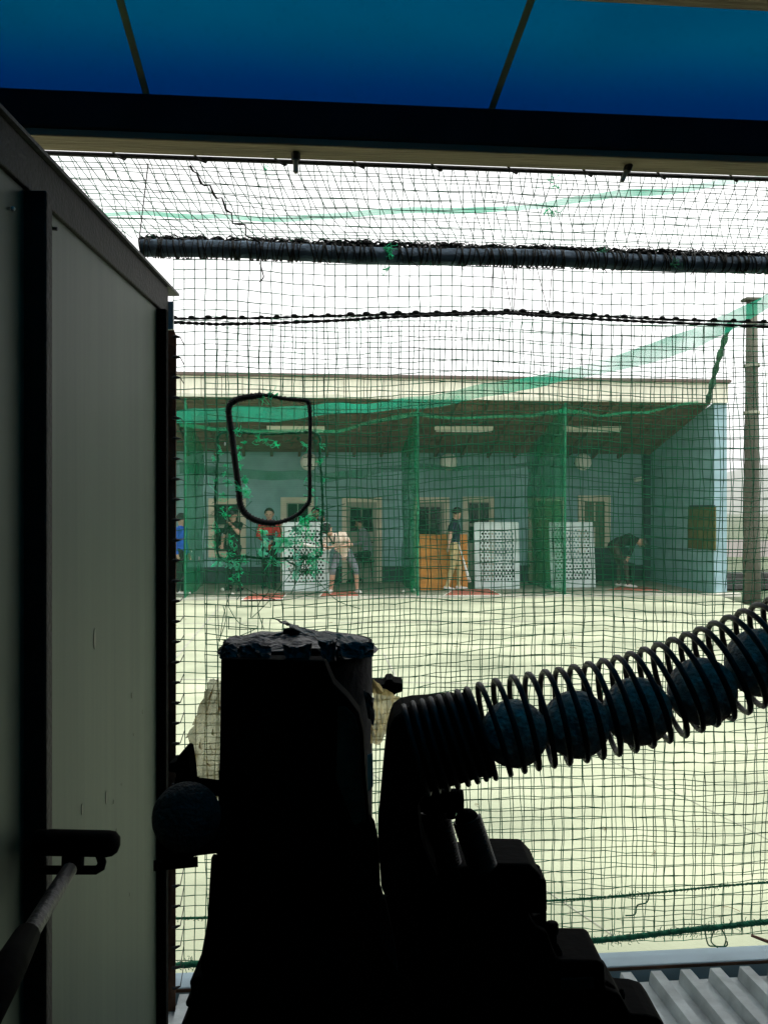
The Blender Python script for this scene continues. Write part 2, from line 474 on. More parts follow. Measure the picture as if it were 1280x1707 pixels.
def door(xa, xb, top, bot, panes, leafmat, fw=9, panemat='glass'):
    "cream framed door or window on the back wall, limits in photograph pixels"
    X0, X1 = wx(xa), wx(xb); T = wz(top, YB, (xa+xb)/2); B = max(.034, wz(bot, YB, (xa+xb)/2)) if bot else .034
    q = fw*20.7/F
    d = MB().box((X0+q,YB-.035,B+(.0 if not bot else q)),(X1-q,YB-.033+.032,T-q)).build('door', M[leafmat], b)
    fr = MB()
    fr.box((X0,YB-.07,B),(X0+q,YB-.001,T)); fr.box((X1-q,YB-.07,B),(X1,YB-.001,T)); fr.box((X0+q+.001,YB-.068,T-q),(X1-q-.001,YB-.001,T))
    if bot: fr.box((X0+q+.001,YB-.068,B),(X1-q-.001,YB-.001,B+q))
    fr.build('frame', M['cream'], d)
    for (pa, pb, pt, pbm) in panes:
        c = (xa+xb)/2
        xA, xB, zT, zB = wx(pa), wx(pb), wz(pt,YB,c), wz(pbm,YB,c)
        MB().box((xA,YB-.042,zB),(xB,YB-.036,zT)).build('pane', M[panemat], d)
        MB().box(((xA+xB)/2-.012,YB-.048,zB),((xA+xB)/2+.012,YB-.043,zT)).build('muntin', M['leaf'] if panemat=='glass' else M['cream'], d)
    if not bot:
        MB().tube([(X1-q-.08,YB-.036,.95),(X1-q-.08,YB-.085,.95),(X1-q-.17,YB-.085,.95)], .012, 6).build('handle', M['steel'], d, smooth=True)
door(348,410,831,929,[(361,397,841,874),(361,397,880,918)],'leaf')
door(468,523,829,None,[(480,513,840,872),(480,513,878,930)],'leaf')
door(570,636,829,None,[(584,621,847,886)],'leaf',8)
door(690,748,829,None,[(698,733,845,892)],'leaf',8)
door(771,823,828,None,[(781,814,839,872),(781,814,878,905)],'leaf',9)
door(880,942,829,None,[],'greendoor',6)
door(963,1016,826,922,[(975,1005,838,870),(975,1005,877,911)],'greenglass',10,'greenglass')
door(196,250,830,None,[(206,238,841,873)],'leaf',8)
# notice board on the end wall, corner post, small floodlight
def on_end(px, py):
    t = (px-640)/F
    d = (XR-.012)/(math.sin(BETA)+math.cos(BETA)*t)
    return P(px, py, d)
pa, pb = on_end(1148, 845), on_end(1193, 918)
nb_ = tag(MB().box((XR-.03,pa.y,pb.z),(XR-.002,pb.y,pa.z)).build('notice_board', M['board'], None, bevel=.004), 'olive green board fixed on the blue end wall', 'board')
MB().box((XR-.034,pa.y-.04,pa.z+.002),(XR-.003,pb.y+.04,pa.z+.03)).build('rail', M['base'], nb_)
fl = PY(1064, 799, YB-.12)
e = empty('wall_spotlight', fl, 'small pale spotlight high on the back wall near the corner', 'lamp')
MB().obox(fl, (.10,0,.02), (0,.05,0), (-.01,0,.045)).build('housing', M['discw'], e, bevel=.012)
MB().tube([fl+Vector((-.05,.03,.03)), (fl.x-.05,YB-.001,fl.z+.03)], .015, 6).build('bracket', M['steel'], e)
cp = PY(1078, 900, YB-.16).x
MB().box((cp-.07,YB-.24,.035),(cp+.07,YB-.10,ZB+.1)).build('corner_post', M['base'], b, bevel=.01)

# fluorescent battens under the ceiling
for i,(xa,xb,lab) in enumerate([(445,541,'above the torn net hole'),(724,821,'above the person in navy polo'),(938,1034,'nearest the end wall'),(160,255,'behind the partition panel')]):
    if i == 3: continue
    yy = YF+1.35
    p0, p1 = PY(xa,715,yy), PY(xb,715,yy)
    zc = ZF0 + (ZB-ZF0)*(yy-YF)/(YB-YF)
    e = empty('fluorescent_lamp', ((p0.x+p1.x)/2, yy, p0.z), 'unlit white fluorescent batten lamp '+lab, 'lamp', 'batten lamps under the booth ceiling')
    MB().prism([(p0.x,yy-.06,p0.z+.06),(p0.x,yy-.02,p0.z-.02),(p0.x,yy+.02,p0.z-.02),(p0.x,yy+.06,p0.z+.06)], (p1.x-p0.x,0,0)).build('housing', M['lamp'], e)
    MB().tube([(p0.x+.03,yy-.03,p0.z-.045),(p1.x-.03,yy-.03,p0.z-.045)], .018, 8).build('tube', M['discw'], e, smooth=True)
    for xx in (p0.x+.15, p1.x-.15):
        MB().tube([(xx,yy,p0.z+.05),(xx,yy,zc+.14)], .01, 5).build('hanger', M['steel'], e)
# round white discs high on the back wall
for px,lab in [(515,'behind the black net loop'),(748,'above the person in navy polo'),(972,'above the olive-paned window')]:
    c = PY(px, 770, YB-.60)
    e = empty('round_wall_lamp', c, 'round off-white globe lamp on the back wall '+lab, 'lamp', 'round lamps on the booth back wall')
    MB().lathe(c, [(.02,-.14),(.125,-.12),(.18,-.05),(.195,0),(.18,.06),(.125,.12),(.05,.14)], 24, (0,1,0)).build('globe', M['discw'], e, smooth=True)
    MB().tube([c+Vector((0,.10,0)), c+Vector((0,.599,0))], .03, 10).build('bracket', M['steel'], e)

# perforated screens
def screen(px0, px1, top, bot, label, lean=.10):
    p0 = PG(px0, bot, .03); p1 = PG(px1, bot, .03)
    p1.y = p0.y = (p0.y+p1.y)/2
    W = (p1-p0).length; H = (bot-top)/F*depth_of((p0+p1)/2)
    e = empty('perforated_screen', (p0+p1)/2, label, 'screen', 'perforated white screens in the booths')
    def L(x, z): return (p0.x+x, p0.y + lean*z/H, p0.z+z)
    m_ = MB()
    mx, zb, zt = .085, .17*H/1.42, H-.13
    ncol, nrow = 10, 17
    cw = (W-2*mx)/(ncol+.5); ch = (zt-zb)/nrow; rr = min(cw,ch)*.36
    m_.add([L(0,0),L(W,0),L(W,zb),L(0,zb)], [(0,1,2,3)])
    m_.add([L(0,zt),L(W,zt),L(W,H),L(0,H)], [(0,1,2,3)])
    for j in range(nrow):
        z = zb+j*ch; off = (j%2)*cw*.5
        xs = mx+off
        m_.add([L(0,z),L(xs,z),L(xs,z+ch),L(0,z+ch)], [(0,1,2,3)])
        m_.add([L(xs+ncol*cw,z),L(W,z),L(W,z+ch),L(xs+ncol*cw,z+ch)], [(0,1,2,3)])
        for i in range(ncol):
            xc = xs+(i+.5)*cw; zc = z+ch/2
            outer = [(xc+cw/2,zc),(xc+cw/2,zc+ch/2),(xc,zc+ch/2),(xc-cw/2,zc+ch/2),(xc-cw/2,zc),(xc-cw/2,zc-ch/2),(xc,zc-ch/2),(xc+cw/2,zc-ch/2)]
            inner = [(xc+rr*math.cos(a*math.pi/4), zc+rr*math.sin(a*math.pi/4)) for a in range(8)]
            m_.add([L(*q) for q in outer]+[L(*q) for q in inner], [(k,(k+1)%8,8+(k+1)%8,8+k) for k in range(8)])
    o = m_.build('perforated_panel', M['screen'], e)
    sm = o.modifiers.new('thick','SOLIDIFY'); sm.thickness = .012
    fr = MB()
    fr.tube([L(0,0),L(0,H)], .018, 6); fr.tube([L(W,0),L(W,H)], .018, 6); fr.tube([L(0,H),L(W,H)], .022, 6)
    fr.build('frame', M['screen'], e)
    for x in (.1, W-.1):
        MB().tube([L(x,H*.8),(p0.x+x,p0.y+.45,.035)], .014, 6).build('prop', M['steel'], e)
    return e
screen(472, 548, 872, 985.5, 'white perforated screen behind the crouching batter in cream shirt', .05)
screen(792, 866, 872, 982, 'white perforated screen beside the orange plywood panel')
screen(918, 993, 872, 979.5, 'white perforated screen in front of the green door', .16)
# orange plywood
p0, p1 = PG(699,984,.03), PG(779,983,.03)
H = 93/F*depth_of(p0)
e = empty('plywood_panel', (p0+p1)/2, 'orange plywood panel standing behind the walking batter', 'panel')
MB().prism([(p0.x,p0.y,p0.z),(p1.x,p0.y,p0.z),(p1.x,p0.y+.07,p0.z+H),(p0.x,p0.y+.07,p0.z+H)], (0,.02,0)).build('sheet', M['orange'], e)
for xx in (p0.x+.1,p1.x-.1):
    MB().tube([(xx,p0.y+.08,p0.z+H*.8),(xx,p0.y+.5,.035)], .018, 6).build('prop', M['darkstack'], e)

# bench / bin against the wall behind the bending person, low box
q0, q1 = PG(993,972,.03), PG(1066,972,.03)
e = empty('wall_bench', (q0+q1)/2, 'dark blue bench against the wall behind the bending person', 'bench')
MB().box((q0.x,YB-.5,.40),(q1.x,YB-.06,.46)).build('seat', M['base'], e, bevel=.01)
MB().box((q0.x,YB-.10,.46),(q1.x,YB-.05,.80)).build('backrest', M['base'], e, bevel=.01)
for xx in (q0.x+.05,q1.x-.1):
    MB().box((xx,YB-.48,.03),(xx+.05,YB-.1,.398)).build('leg', M['steel'], e)

# batting mats
for i,(a,b_,c,d,lab) in enumerate([((418,992),(476,990),(470,999),(405,1000),'below the person in red'),((540,987),(590,986),(600,995),(533,996),'under the crouching batter'),((757,984),(815,983),(833,992),(742,993),'beside the walking batter'),((1035,979),(1072,979),(1100,985),(1010,986),'under the bending person')]):
    o = MB()
    q = [PG(*k,.03) for k in (a,b_,c,d)]
    cc = sum(q, Vector())/4
    lo = [Vector((v.x,v.y,.031)) for v in q]; hi = [cc+(v-cc)*.97 for v in q]
    hi = [Vector((v.x,v.y,.05)) for v in hi]
    o.add(lo+hi, [(4,5,6,7),(0,1,5,4),(1,2,6,5),(2,3,7,6),(3,0,4,7)])
    o = tag(o.build('batting_mat', M['redmat']), 'flat brick red batting mat '+lab, 'mat', 'batting mats on the booth floor')
    ed = MB()
    big = [cc+(v-cc)*1.10 for v in q]; big = [Vector((v.x,v.y,.034)) for v in big]; sm_ = [Vector((v.x,v.y,.0345)) for v in q]
    ed.add(big+sm_, [(k,(k+1)%4,4+(k+1)%4,4+k) for k in range(4)])
    ed.build('white_border', M['plate'], o)
for px,py,lab in [(371,983,'by the dark-clothed person'),(388,992,'near the floor edge below the torn net'),(673,987,'left of the green divider net foot'),(689,984,'touching the green divider net foot')]:
    p = PG(px,py+3,.03)
    tag(MB().sphere(p+Vector((0,0,.038)), .037, 14, 10).build('baseball', M['ball_white'], smooth=True), 'white baseball on the booth floor '+lab, 'ball', 'balls lying on the booth floor')

# netting in front of and between the booths
def sheet(name, pts_a, pts_b, m, label=None, cat='net', group=None, parent=None, sag=0.0, wr=.0, n=6, thick=0.0):
    "ribbon of netting between two lists of world points"
    s = MB()
    k = len(pts_a); vs = []
    for i in range(k):
        for j in range(n+1):
            t = j/n
            p = pts_a[i].lerp(pts_b[i], t)
            q = noise.noise_vector(p*1.7)*wr
            vs.append(p+q)
    fs = [(i*(n+1)+j,(i+1)*(n+1)+j,(i+1)*(n+1)+j+1,i*(n+1)+j+1) for i in range(k-1) for j in range(n)]
    s.add(vs, fs)
    o = s.build(name, m, parent, smooth=True)
    if label: tag(o, label, cat, group)
    return o
def lerp_list(pts, n):
    out = []
    for i in range(n+1):
        t = i/n*(len(pts)-1); k = min(int(t), len(pts)-2)
        out.append(Vector(pts[k]).lerp(Vector(pts[k+1]), t-k))
    return out
yv = YF-.25
o = sheet('booth_net', lerp_list([(XL,yv,.02),(XR-.1,yv,.02)],60), lerp_list([(XL,yv,ZF0+.03),(XR-.1,yv,ZF0+.03)],60), M['veil'], 'fine green netting hung across the front of the booths', wr=.06, n=20)
for i,(px,lab) in enumerate([(697,'left of the orange plywood panel'),(942,'in front of the green door'),(309,'beside the person in blue jacket')]):
    xx = PY(px, 900, YF-.05).x
    A = lerp_list([(xx,YF-.05,.035),(xx+.02,YF+2.9,.035)],16); B_ = lerp_list([(xx,YF-.05,ZF0-.05),(xx+.02,YF+2.9,ZB+.1)],16)
    e = empty('divider_net', (xx,YF,0), 'tall green divider net '+lab, 'net', 'divider nets between the booths')
    sheet('netting', A, B_, M['veil_div'], parent=e, wr=.05, n=24)
    MB().tube([(xx-.01,YF-.06,.03),(xx,YF-.06,ZF0-.04)], .022, 6).build('edge_rope', M['cord'], e)
# hems swagging inside the booths
def ribbon(name, rows, m, label, group=None, nseg=40, wr=.05):
    "rows: (px, top py, bottom py, depth)"
    A, B_ = [], []
    for i in range(nseg+1):
        t = i/nseg*(len(rows)-1); k = min(int(t), len(rows)-2); f_ = t-k
        r = [rows[k][q]*(1-f_)+rows[k+1][q]*f_ for q in range(4)]
        A.append(P(r[0],r[1],r[3])); B_.append(P(r[0],r[2],r[3]-.05))
    return sheet(name, A, B_, m, label, 'net', group, wr=wr, n=4)
ribbon('net_hem', [(300,770,790,18.6),(420,784,798,18.6),(540,789,803,18.7),(610,783,795,18.8),(690,771,781,18.9),(750,778,785,19),(850,774,782,19.1),(942,766,776,19.2)], M['veil_hem'], 'green net hem swagging low across the blue back wall', nseg=60)
ribbon('net_hem', [(300,706,712,16.5),(420,716,722,16.5),(560,716,721,16.6),(692,686,694,16.7),(760,694,698,16.8),(860,692,696,16.8),(940,680,688,16.9),(1000,690,694,17),(1080,684,688,17),(1165,668,672,17.1)], M['veil_hem'], 'thin green net hem scalloped just under the cream fascia', nseg=80)
ribbon('net_band', [(200,690,712,15.6),(295,683,706,15.5),(440,677,702,15.3),(600,672,687,15.1),(700,660,680,15),(790,645,667,14.9),(880,627,648,14.8),(965,612,631,14.7),(1080,576,606,14.5),(1170,540,576,14.3),(1215,524,553,14.2),(1290,480,505,14.1),(1500,360,385,13.9)], M['veil_strip'], 'long bright green band of netting rising from the booths towards the pole', nseg=90)
ribbon('net_band', [(120,356,362,8.6),(300,356,364,8.5),(440,357,365,8.5),(640,351,360,8.4),(840,340,350,8.4),(1000,325,338,8.4),(1100,312,323,8.3),(1300,285,296,8.3)], M['veil_strip'], 'narrow green band of netting crossing the sky above the thick pipe', nseg=90)
ribbon('boundary_net', [(960,613,640,14.8),(1080,577,640,14.6),(1170,540,600,14.4),(1215,524,556,14.3)], veil('faint_netting',(.04,.30,.18),.10,0,trans=.5), 'faint sheet of netting below the green band by the pole', nseg=30)
A = [P(1216,540,14.25), P(1203,580,14.6), P(1190,625,15.4), P(1180,668,16.6)]
e = tag(MB().tube(lerp_list(A,20), [.045+.015*math.sin(i*1.7) for i in range(21)], 7).build('net_bundle', mat('twisted_net',(.03,.12,.07),.8,.4,8), smooth=True), 'twisted green net bundle slanting from pole to end wall corner', 'net')

# concrete pole
pb_ = PG(1253, 1004); 
pt = P(1246.5, 500, depth_of(pb_))
e = empty('concrete_pole', pb_, 'tall weathered concrete pole beside the booth end wall', 'pole')
D_ = depth_of(pb_)
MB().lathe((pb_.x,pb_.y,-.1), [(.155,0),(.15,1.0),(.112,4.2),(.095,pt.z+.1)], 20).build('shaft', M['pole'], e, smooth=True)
MB().box((pb_.x-.16,pb_.y-.12,pt.z-.02),(pb_.x+.12,pb_.y+.12,pt.z+.03)).build('cap', M['pole'], e, bevel=.01)
for py in (612,690):
    z = P(1250,py,D_).z
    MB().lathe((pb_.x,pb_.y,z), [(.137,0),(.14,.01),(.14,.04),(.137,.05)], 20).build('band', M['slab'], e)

# right of the building: low dark stack, sheet wall, hill
q = PG(1240, 992, 0)
e = empty('timber_stack', q, 'low dark stack of timber beyond the pole', 'timber')
for k in range(3):
    MB().box((XR2+.35+.1*k,YF+1.2+.12*k,.0+.11*k),(XR2+3.6,YF+1.9,.105+.11*k)).build('plank', M['darkstack'], e, bevel=.008)
fw_ = empty('sheet_wall', (14,32,0), 'grey sheet metal wall beyond the pole', 'wall')
zt = P(1240, 902, 32).z
for i in range(16):
    xx = 11.5+i*.6
    MB().box((xx,32,-.03),(xx+.585,32.04,zt)).build('wall_sheet', M['farwall'], fw_)
h = MB()
hv = []; NX, NY = 60, 10
for j in range(NY+1):
    for i in range(NX+1):
        xx = -700+2100*i/NX; yy = 1150+600*j/NY
        z = (78+40*noise.noise(Vector((xx*.0025,1.3,0)))+18*noise.noise(Vector((xx*.01,yy*.01,2))))*math.sin(math.pi*min(1,j/NY*1.05))*min(1,max(0,(xx+500)/400))
        hv.append((xx,yy,z-.5+rng.uniform(-2,2)))
h.add(hv, [(j*(NX+1)+i,j*(NX+1)+i+1,(j+1)*(NX+1)+i+1,(j+1)*(NX+1)+i) for j in range(NY) for i in range(NX)])
tag(h.build('hill', M['hill'], smooth=True), 'wooded hill far behind the sheet wall', 'hill', kind='structure')

# ================================================================== PEOPLE
SKIN = mat('skin', (.55,.34,.24), .6, .08)
HAIR = mat('black_hair', (.010,.009,.008), .5, .3)
EYE = mat('eye', (.01,.01,.01), .3, 0)
LIP = mat('lip', (.30,.12,.10), .6, 0)
def cloth(name, c): return mat(name, c, .85, .15, 12, .2, 40)

def person(label, feet, height, rotz, J, top, bottom, shoe, sleeve=1.0, legcut=1.0, hair='hair', cap=None, group='people in the batting booths', zf=.03):
    """J: joint overrides in a 1.7 m figure facing -Y; sleeve/legcut: fraction of limb covered by cloth"""
    base = dict(pelvis=(0,0,.93), waist=(0,.0,1.06), chest=(0,0,1.26), neck=(0,.01,1.44), head=(0,-.015,1.585),
        shL=(.17,0,1.385), elL=(.23,.03,1.11), wrL=(.24,-.04,.87), shR=(-.17,0,1.385), elR=(-.23,.03,1.11), wrR=(-.24,-.04,.87),
        hiL=(.085,0,.90), knL=(.10,-.02,.49), anL=(.105,.03,.085), toL=(.12,-.13,.035), hiR=(-.085,0,.90), knR=(-.10,-.02,.49), anR=(-.105,.03,.085), toR=(-.12,-.13,.035))
    base.update(J)
    k = {a: Vector(c) for a, c in base.items()}
    look = k.get('look', Vector((0,-1,0))).normalized()
    up_h = (k['head']-k['neck']).normalized()
    side = look.cross(up_h).normalized(); look = up_h.cross(side).normalized()
    segs = []   # a, b, ra, rb, material index (0 skin 1 top 2 bottom 3 shoe), cut, material after cut
    def sg(a, b_, ra, rb, m0, cut=2., m1=0): segs.append((a, b_, ra, rb, m0, cut, m1))
    sg(k['pelvis'],k['waist'],.135,.125,1); sg(k['waist'],k['chest'],.125,.145,1); sg(k['chest'],k['neck'],.14,.06,1)
    sg(k['hiL'],k['hiR'],.11,.11,2)
    sg(k['neck'],k['head'],.052,.055,0)
    for s in 'LR':
        sg(k['chest'].lerp(k['neck'],.6),k['sh'+s],.075,.072,1)
        sg(k['sh'+s],k['el'+s],.064,.05,1,sleeve*2,0)
        sg(k['el'+s],k['wr'+s],.046,.032,1 if sleeve>.6 else 0,(sleeve-.5)*2 if sleeve>.6 else 2.,0)
        d = (k['wr'+s]-k['el'+s]).normalized()
        sg(k['wr'+s],k['wr'+s]+d*.08,.033,.034,0)
        sg(k['hi'+s],k['kn'+s],.097,.066,2)
        sg(k['kn'+s],k['an'+s],.064,.045,2,legcut,0)
        sg(k['an'+s]+Vector((0,.03,-.03)),k['to'+s],.048,.04,3)
    hc = k['head']
    sg(hc-up_h*.02,hc+up_h*.035-look*.012,.085,.092,0)
    sg(hc-up_h*.075+look*.035,hc-up_h*.01+look*.03,.052,.062,0)
    # raw overlapping limbs -> voxel remesh into one continuous skin
    mb = MB()
    for a,b_,ra,rb,*_ in segs:
        ax = (b_-a)
        nst = 6
        pts, rs = [], []
        L_ = max(ax.length,1e-4); d = ax/L_
        for i in range(4): 
            t = math.pi/2*(1-i/3.001); pts.append(a-d*ra*math.sin(t)); rs.append(max(.004,ra*math.cos(t)))
        for i in range(1,4): 
            t = math.pi/2*i/3.001; pts.append(b_+d*rb*math.sin(t)); rs.append(max(.004,rb*math.cos(t)))
        mb.tube(pts, rs, 12)
    me = bpy.data.meshes.new('person_raw'); me.from_pydata(mb.v, [], mb.f)
    ob = bpy.data.objects.new('person_raw', me); COL.objects.link(ob)
    r = ob.modifiers.new('r','REMESH'); r.mode = 'VOXEL'; r.voxel_size = .017
    sm = ob.modifiers.new('s','SMOOTH'); sm.iterations = 5; sm.factor = .5
    dg = bpy.context.evaluated_depsgraph_get()
    body = bpy.data.meshes.new_from_object(ob.evaluated_get(dg))
    bpy.data.objects.remove(ob)
    # colour each face by the limb it belongs to
    nP = len(body.polygons)
    cen = np.zeros(nP*3); body.polygons.foreach_get('center', cen); cen = cen.reshape(-1,3)
    best = np.full(nP, 1e9); idx = np.zeros(nP, int)
    for a,b_,ra,rb,m0,cut,m1 in segs:
        A = np.array(a); D = np.array(b_)-A; l2 = max(D@D,1e-9)
        t = np.clip(((cen-A)@D)/l2,0,1)
        dist = np.linalg.norm(cen-(A+t[:,None]*D),axis=1)-(ra+(rb-ra)*t)
        w_ = dist < best
        best[w_] = dist[w_]; idx[w_] = np.where(t[w_] < cut, m0, m1)
    # hands' fingers, nose, ears, eyes, mouth joined to the same mesh
    ex = MB()
    for s, sd_ in (('L',1),('R',-1)):
        d = (k['wr'+s]-k['el'+s]).normalized()
        q = Vector((0,0,1)) if abs(d.z) < .8 else Vector((0,1,0))
        u_ = d.cross(q).normalized(); v_ = d.cross(u_).normalized()
        palm = k['wr'+s]+d*.085
        for fi in range(4):
            o_ = palm + u_*(-.026+.0175*fi); ln = (.062,.072,.068,.052)[fi]
            ex.tube([o_, o_+d*ln*.5+v_*.006, o_+d*ln*.8+v_*.022], [.0095,.009,.007], 6)
        o_ = k['wr'+s]+d*.03+u_*.03
        ex.tube([o_, o_+u_*.025+d*.03, o_+u_*.028+d*.06+v_*.01], [.012,.011,.008], 6)
    nz = hc-up_h*.02+look*.09
    ex.tube([nz+up_h*.03-look*.01, nz-up_h*.012+look*.017, nz-up_h*.02-look*.005], [.010,.015,.011], 6)
    for s_ in (-1,1):
        ex.sphere(hc+side*s_*.092-up_h*.01-look*.01, .024, 8, 6, (.6,.6,1))
    n_skin = len(ex.f)
    for s_ in (-1,1): ex.sphere(hc+side*s_*.034+up_h*.005+look*.084, .011, 6, 5)
    n_eye = len(ex.f)
    mc = hc-up_h*.062+look*.086
    ex.tube([mc-side*.024, mc+look*.005, mc+side*.024], .007, 5)
    nv0 = len(body.vertices)
    vs = [v.co.copy() for v in body.vertices]+[Vector(v) for v in ex.v]
    fs = [tuple(p.vertices) for p in body.polygons]+[tuple(i+nv0 for i in f_) for f_ in ex.f]
    mi = list(idx)+[0]*n_skin+[4]*(n_eye-n_skin)+[5]*(len(ex.f)-n_eye)
    me = bpy.data.meshes.new('person'); me.from_pydata(vs, [], fs)
    for m_ in (SKIN, top, bottom, shoe, EYE, LIP): me.materials.append(m_)
    me.polygons.foreach_set('material_index', [int(i) for i in mi])
    me.polygons.foreach_set('use_smooth', [True]*len(fs))
    bpy.data.meshes.remove(body)
    o = bpy.data.objects.new('person', me); COL.objects.link(o)
    sc = height/1.70
    o.location = (feet.x, feet.y, zf); o.rotation_euler = (0,0,rotz); o.scale = (sc,sc,sc)
    tag(o, label, 'person', group)
    # hair
    hm = MB(); nu, nv = 20, 10
    c0 = hc+up_h*.028-look*.012
    vs, fs = [], []
    for j in range(nv+1):
        ph = math.pi*.5 - (math.pi*.66)*j/nv
        for i in range(nu):
            th = 2*math.pi*i/nu
            fr_ = max(0, math.cos(th))           # forehead: hair stops higher
            ph2 = math.pi*.5 - (math.pi*(.66-.34*fr_**.7))*j/nv
            rr = .106*(1+.05*noise.noise(Vector((math.cos(th)*2.5,math.sin(th)*2.5,ph*3))))
            vs.append(c0 + rr*(math.cos(ph2)*(math.cos(th)*look+math.sin(th)*side)*1.0+math.sin(ph2)*up_h*1.02))
    fs = [(j*nu+i,j*nu+(i+1)%nu,(j+1)*nu+(i+1)%nu,(j+1)*nu+i) for j in range(nv) for i in range(nu)]
    hm.add(vs, fs)
    def child(mb_, nm, m_):
        me_ = bpy.data.meshes.new(nm); me_.from_pydata(mb_.v, [], mb_.f); me_.materials.append(m_)
        me_.polygons.foreach_set('use_smooth', [True]*len(mb_.f))
        c_ = bpy.data.objects.new(nm, me_); COL.objects.link(c_); c_.parent = o
        return c_
    child(hm, 'hair', HAIR)
    if cap is not None:
        cm = MB(); vs = []
        for j in range(7):
            ph = math.pi*.5*(1-j/6)
            for i in range(20):
                th = 2*math.pi*i/20
                vs.append(c0+up_h*.015+.115*(math.cos(ph)*(math.cos(th)*look+math.sin(th)*side)+math.sin(ph)*up_h*.95))
        cm.add(vs, [(j*20+i,j*20+(i+1)%20,(j+1)*20+(i+1)%20,(j+1)*20+i) for j in range(6) for i in range(20)])
        br = c0+up_h*.02+look*.10
        cm.prism([br-side*.075, br+look*.06-side*.055, br+look*.075, br+look*.06+side*.055, br+side*.075], up_h*.008)
        child(cm, 'cap', cap)
    return o, child, k

navy = cloth('navy_shirt', (.012,.020,.045)); khaki = cloth('khaki_trousers', (.68,.54,.28)); white_shoe = cloth('white_shoe', (.72,.70,.66))
black = cloth('black_cloth', (.012,.012,.013)); red = cloth('red_shirt', (.62,.02,.03)); cream_s = cloth('cream_shirt', (.86,.70,.58))
greyshort = cloth('grey_shorts', (.17,.18,.21)); blue_j = cloth('blue_jacket', (.02,.12,.62)); greyh = cloth('grey_hoodie', (.30,.34,.37))
darkgreen = cloth('dark_jersey', (.012,.022,.018)); brownp = cloth('grey_brown_trousers', (.055,.045,.035)); whiteb = mat('white_bat', (.78,.76,.72), .35, .03)

# 1 walking batter: navy polo, khaki trousers, facing right with a bat held down
ft = PG(757, 985, .03)
o, child, k = person('person in navy polo and khaki trousers walking with a bat', ft, 1.70, R(90)-BETA, dict(
    head=(0,-.06,1.575), neck=(0,-.005,1.44), look=(.05,-1,-.25), shL=(.16,-.02,1.38), elL=(.25,.05,1.12), wrL=(.27,.0,.89), shR=(-.17,.02,1.385), elR=(-.24,.10,1.13), wrR=(-.26,.14,.90),
    knL=(.09,-.10,.50), anL=(.09,-.10,.085), toL=(.10,-.26,.035), knR=(-.09,.04,.49), anR=(-.09,.16,.09), toR=(-.10,.02,.035)), navy, khaki, white_shoe, sleeve=.36)
def bat(label, a, b_, m_):
    a = Vector(a); b_ = Vector(b_); d = b_-a
    e = tag(MB().tube([a, a+d*.02, a+d*.03, a+d*.35, a+d*.6, a+d*.9, a+d*.99, b_], [.024,.024,.014,.016,.026,.033,.030,.015], 10).build('baseball_bat', m_, smooth=True), label, 'bat')
    return e
dd = depth_of(ft)
bat('dark-handled bat hanging from the walking batter\'s hand', P(764,905,dd-.22), P(783,971,dd-.25), whiteb)

# 2 crouching batter in cream shirt, bunting
ft = PG(573, 990, .03)
o, child, k = person('crouching batter in cream shirt and grey shorts holding a bat', ft, 1.70, R(8)-BETA, dict(
    pelvis=(.02,.16,.78), waist=(-.03,.09,.91), chest=(-.13,-.03,1.05), neck=(-.26,-.14,1.16), head=(-.34,-.21,1.255), look=(-.15,-1,-.05),
    shL=(-.02,-.07,1.18), elL=(.12,-.20,.97), wrL=(-.10,-.34,.93), shR=(-.35,-.12,1.08), elR=(-.41,-.24,.90), wrR=(-.31,-.39,.93),
    hiL=(.10,.15,.78), knL=(.25,-.06,.46), anL=(.27,.0,.085), toL=(.31,-.15,.035), hiR=(-.09,.14,.78), knR=(-.22,-.08,.46), anR=(-.25,.03,.085), toR=(-.29,-.12,.035)), cream_s, greyshort, white_shoe, sleeve=.33, legcut=.18, cap=black)
st = MB(); 
st.tube([(-.32,-.19,1.18),(-.29,-.23,1.10),(-.22,-.22,.99)], .016, 6); st.tube([(-.19,-.15,1.18),(-.20,-.21,1.09),(-.21,-.22,.99)], .016, 6)
child(st, 'neck_strap', black)
dd = depth_of(ft)
bat('white bat held out level by the crouching batter', P(551,917,dd-.36), P(500,906,dd-.42), whiteb)

# 3 red shirt
ft = PG(449, 981, .03)
o, child, k = person('person in red shirt and dark trousers standing under the net loop', ft, 1.68, R(0)-BETA, dict(
    look=(0,-1,-.3), elL=(.24,-.02,1.12), wrL=(.10,-.22,1.02), elR=(-.24,-.02,1.12), wrR=(-.10,-.22,1.02)), red, black, black, sleeve=.9)
bg_ = MB().obox((0,-.20,1.04), (.13,0,0), (0,.05,0), (0,0,.10))
child(bg_, 'dark_bib', cloth('navy_panel', (.012,.02,.05)))
# 4 dark-clothed person with cap by the torn net
ft = PG(390, 985, .03)
person('person in dark clothes and cap behind the torn net edge', ft, 1.66, R(-35)-BETA, dict(
    head=(.0,-.05,1.57), look=(.3,-1,-.1), elR=(-.25,-.06,1.13), wrR=(-.12,-.22,.97), elL=(.25,-.12,1.22), wrL=(.16,-.22,1.36), anL=(.17,.03,.085), toL=(.2,-.12,.035), anR=(-.15,.03,.085), toR=(-.18,-.12,.035)), darkgreen, black, black, sleeve=.4, cap=black)
# 5 person half hidden behind the first screen
ft = PG(527, 976, .03)
person('person whose head shows above the leftmost perforated screen', ft, 1.70, R(-20)-BETA, dict(
    elL=(.30,-.02,1.18), wrL=(.24,-.10,1.42)), cloth('dark_grey_top',(.035,.03,.03)), black, black)
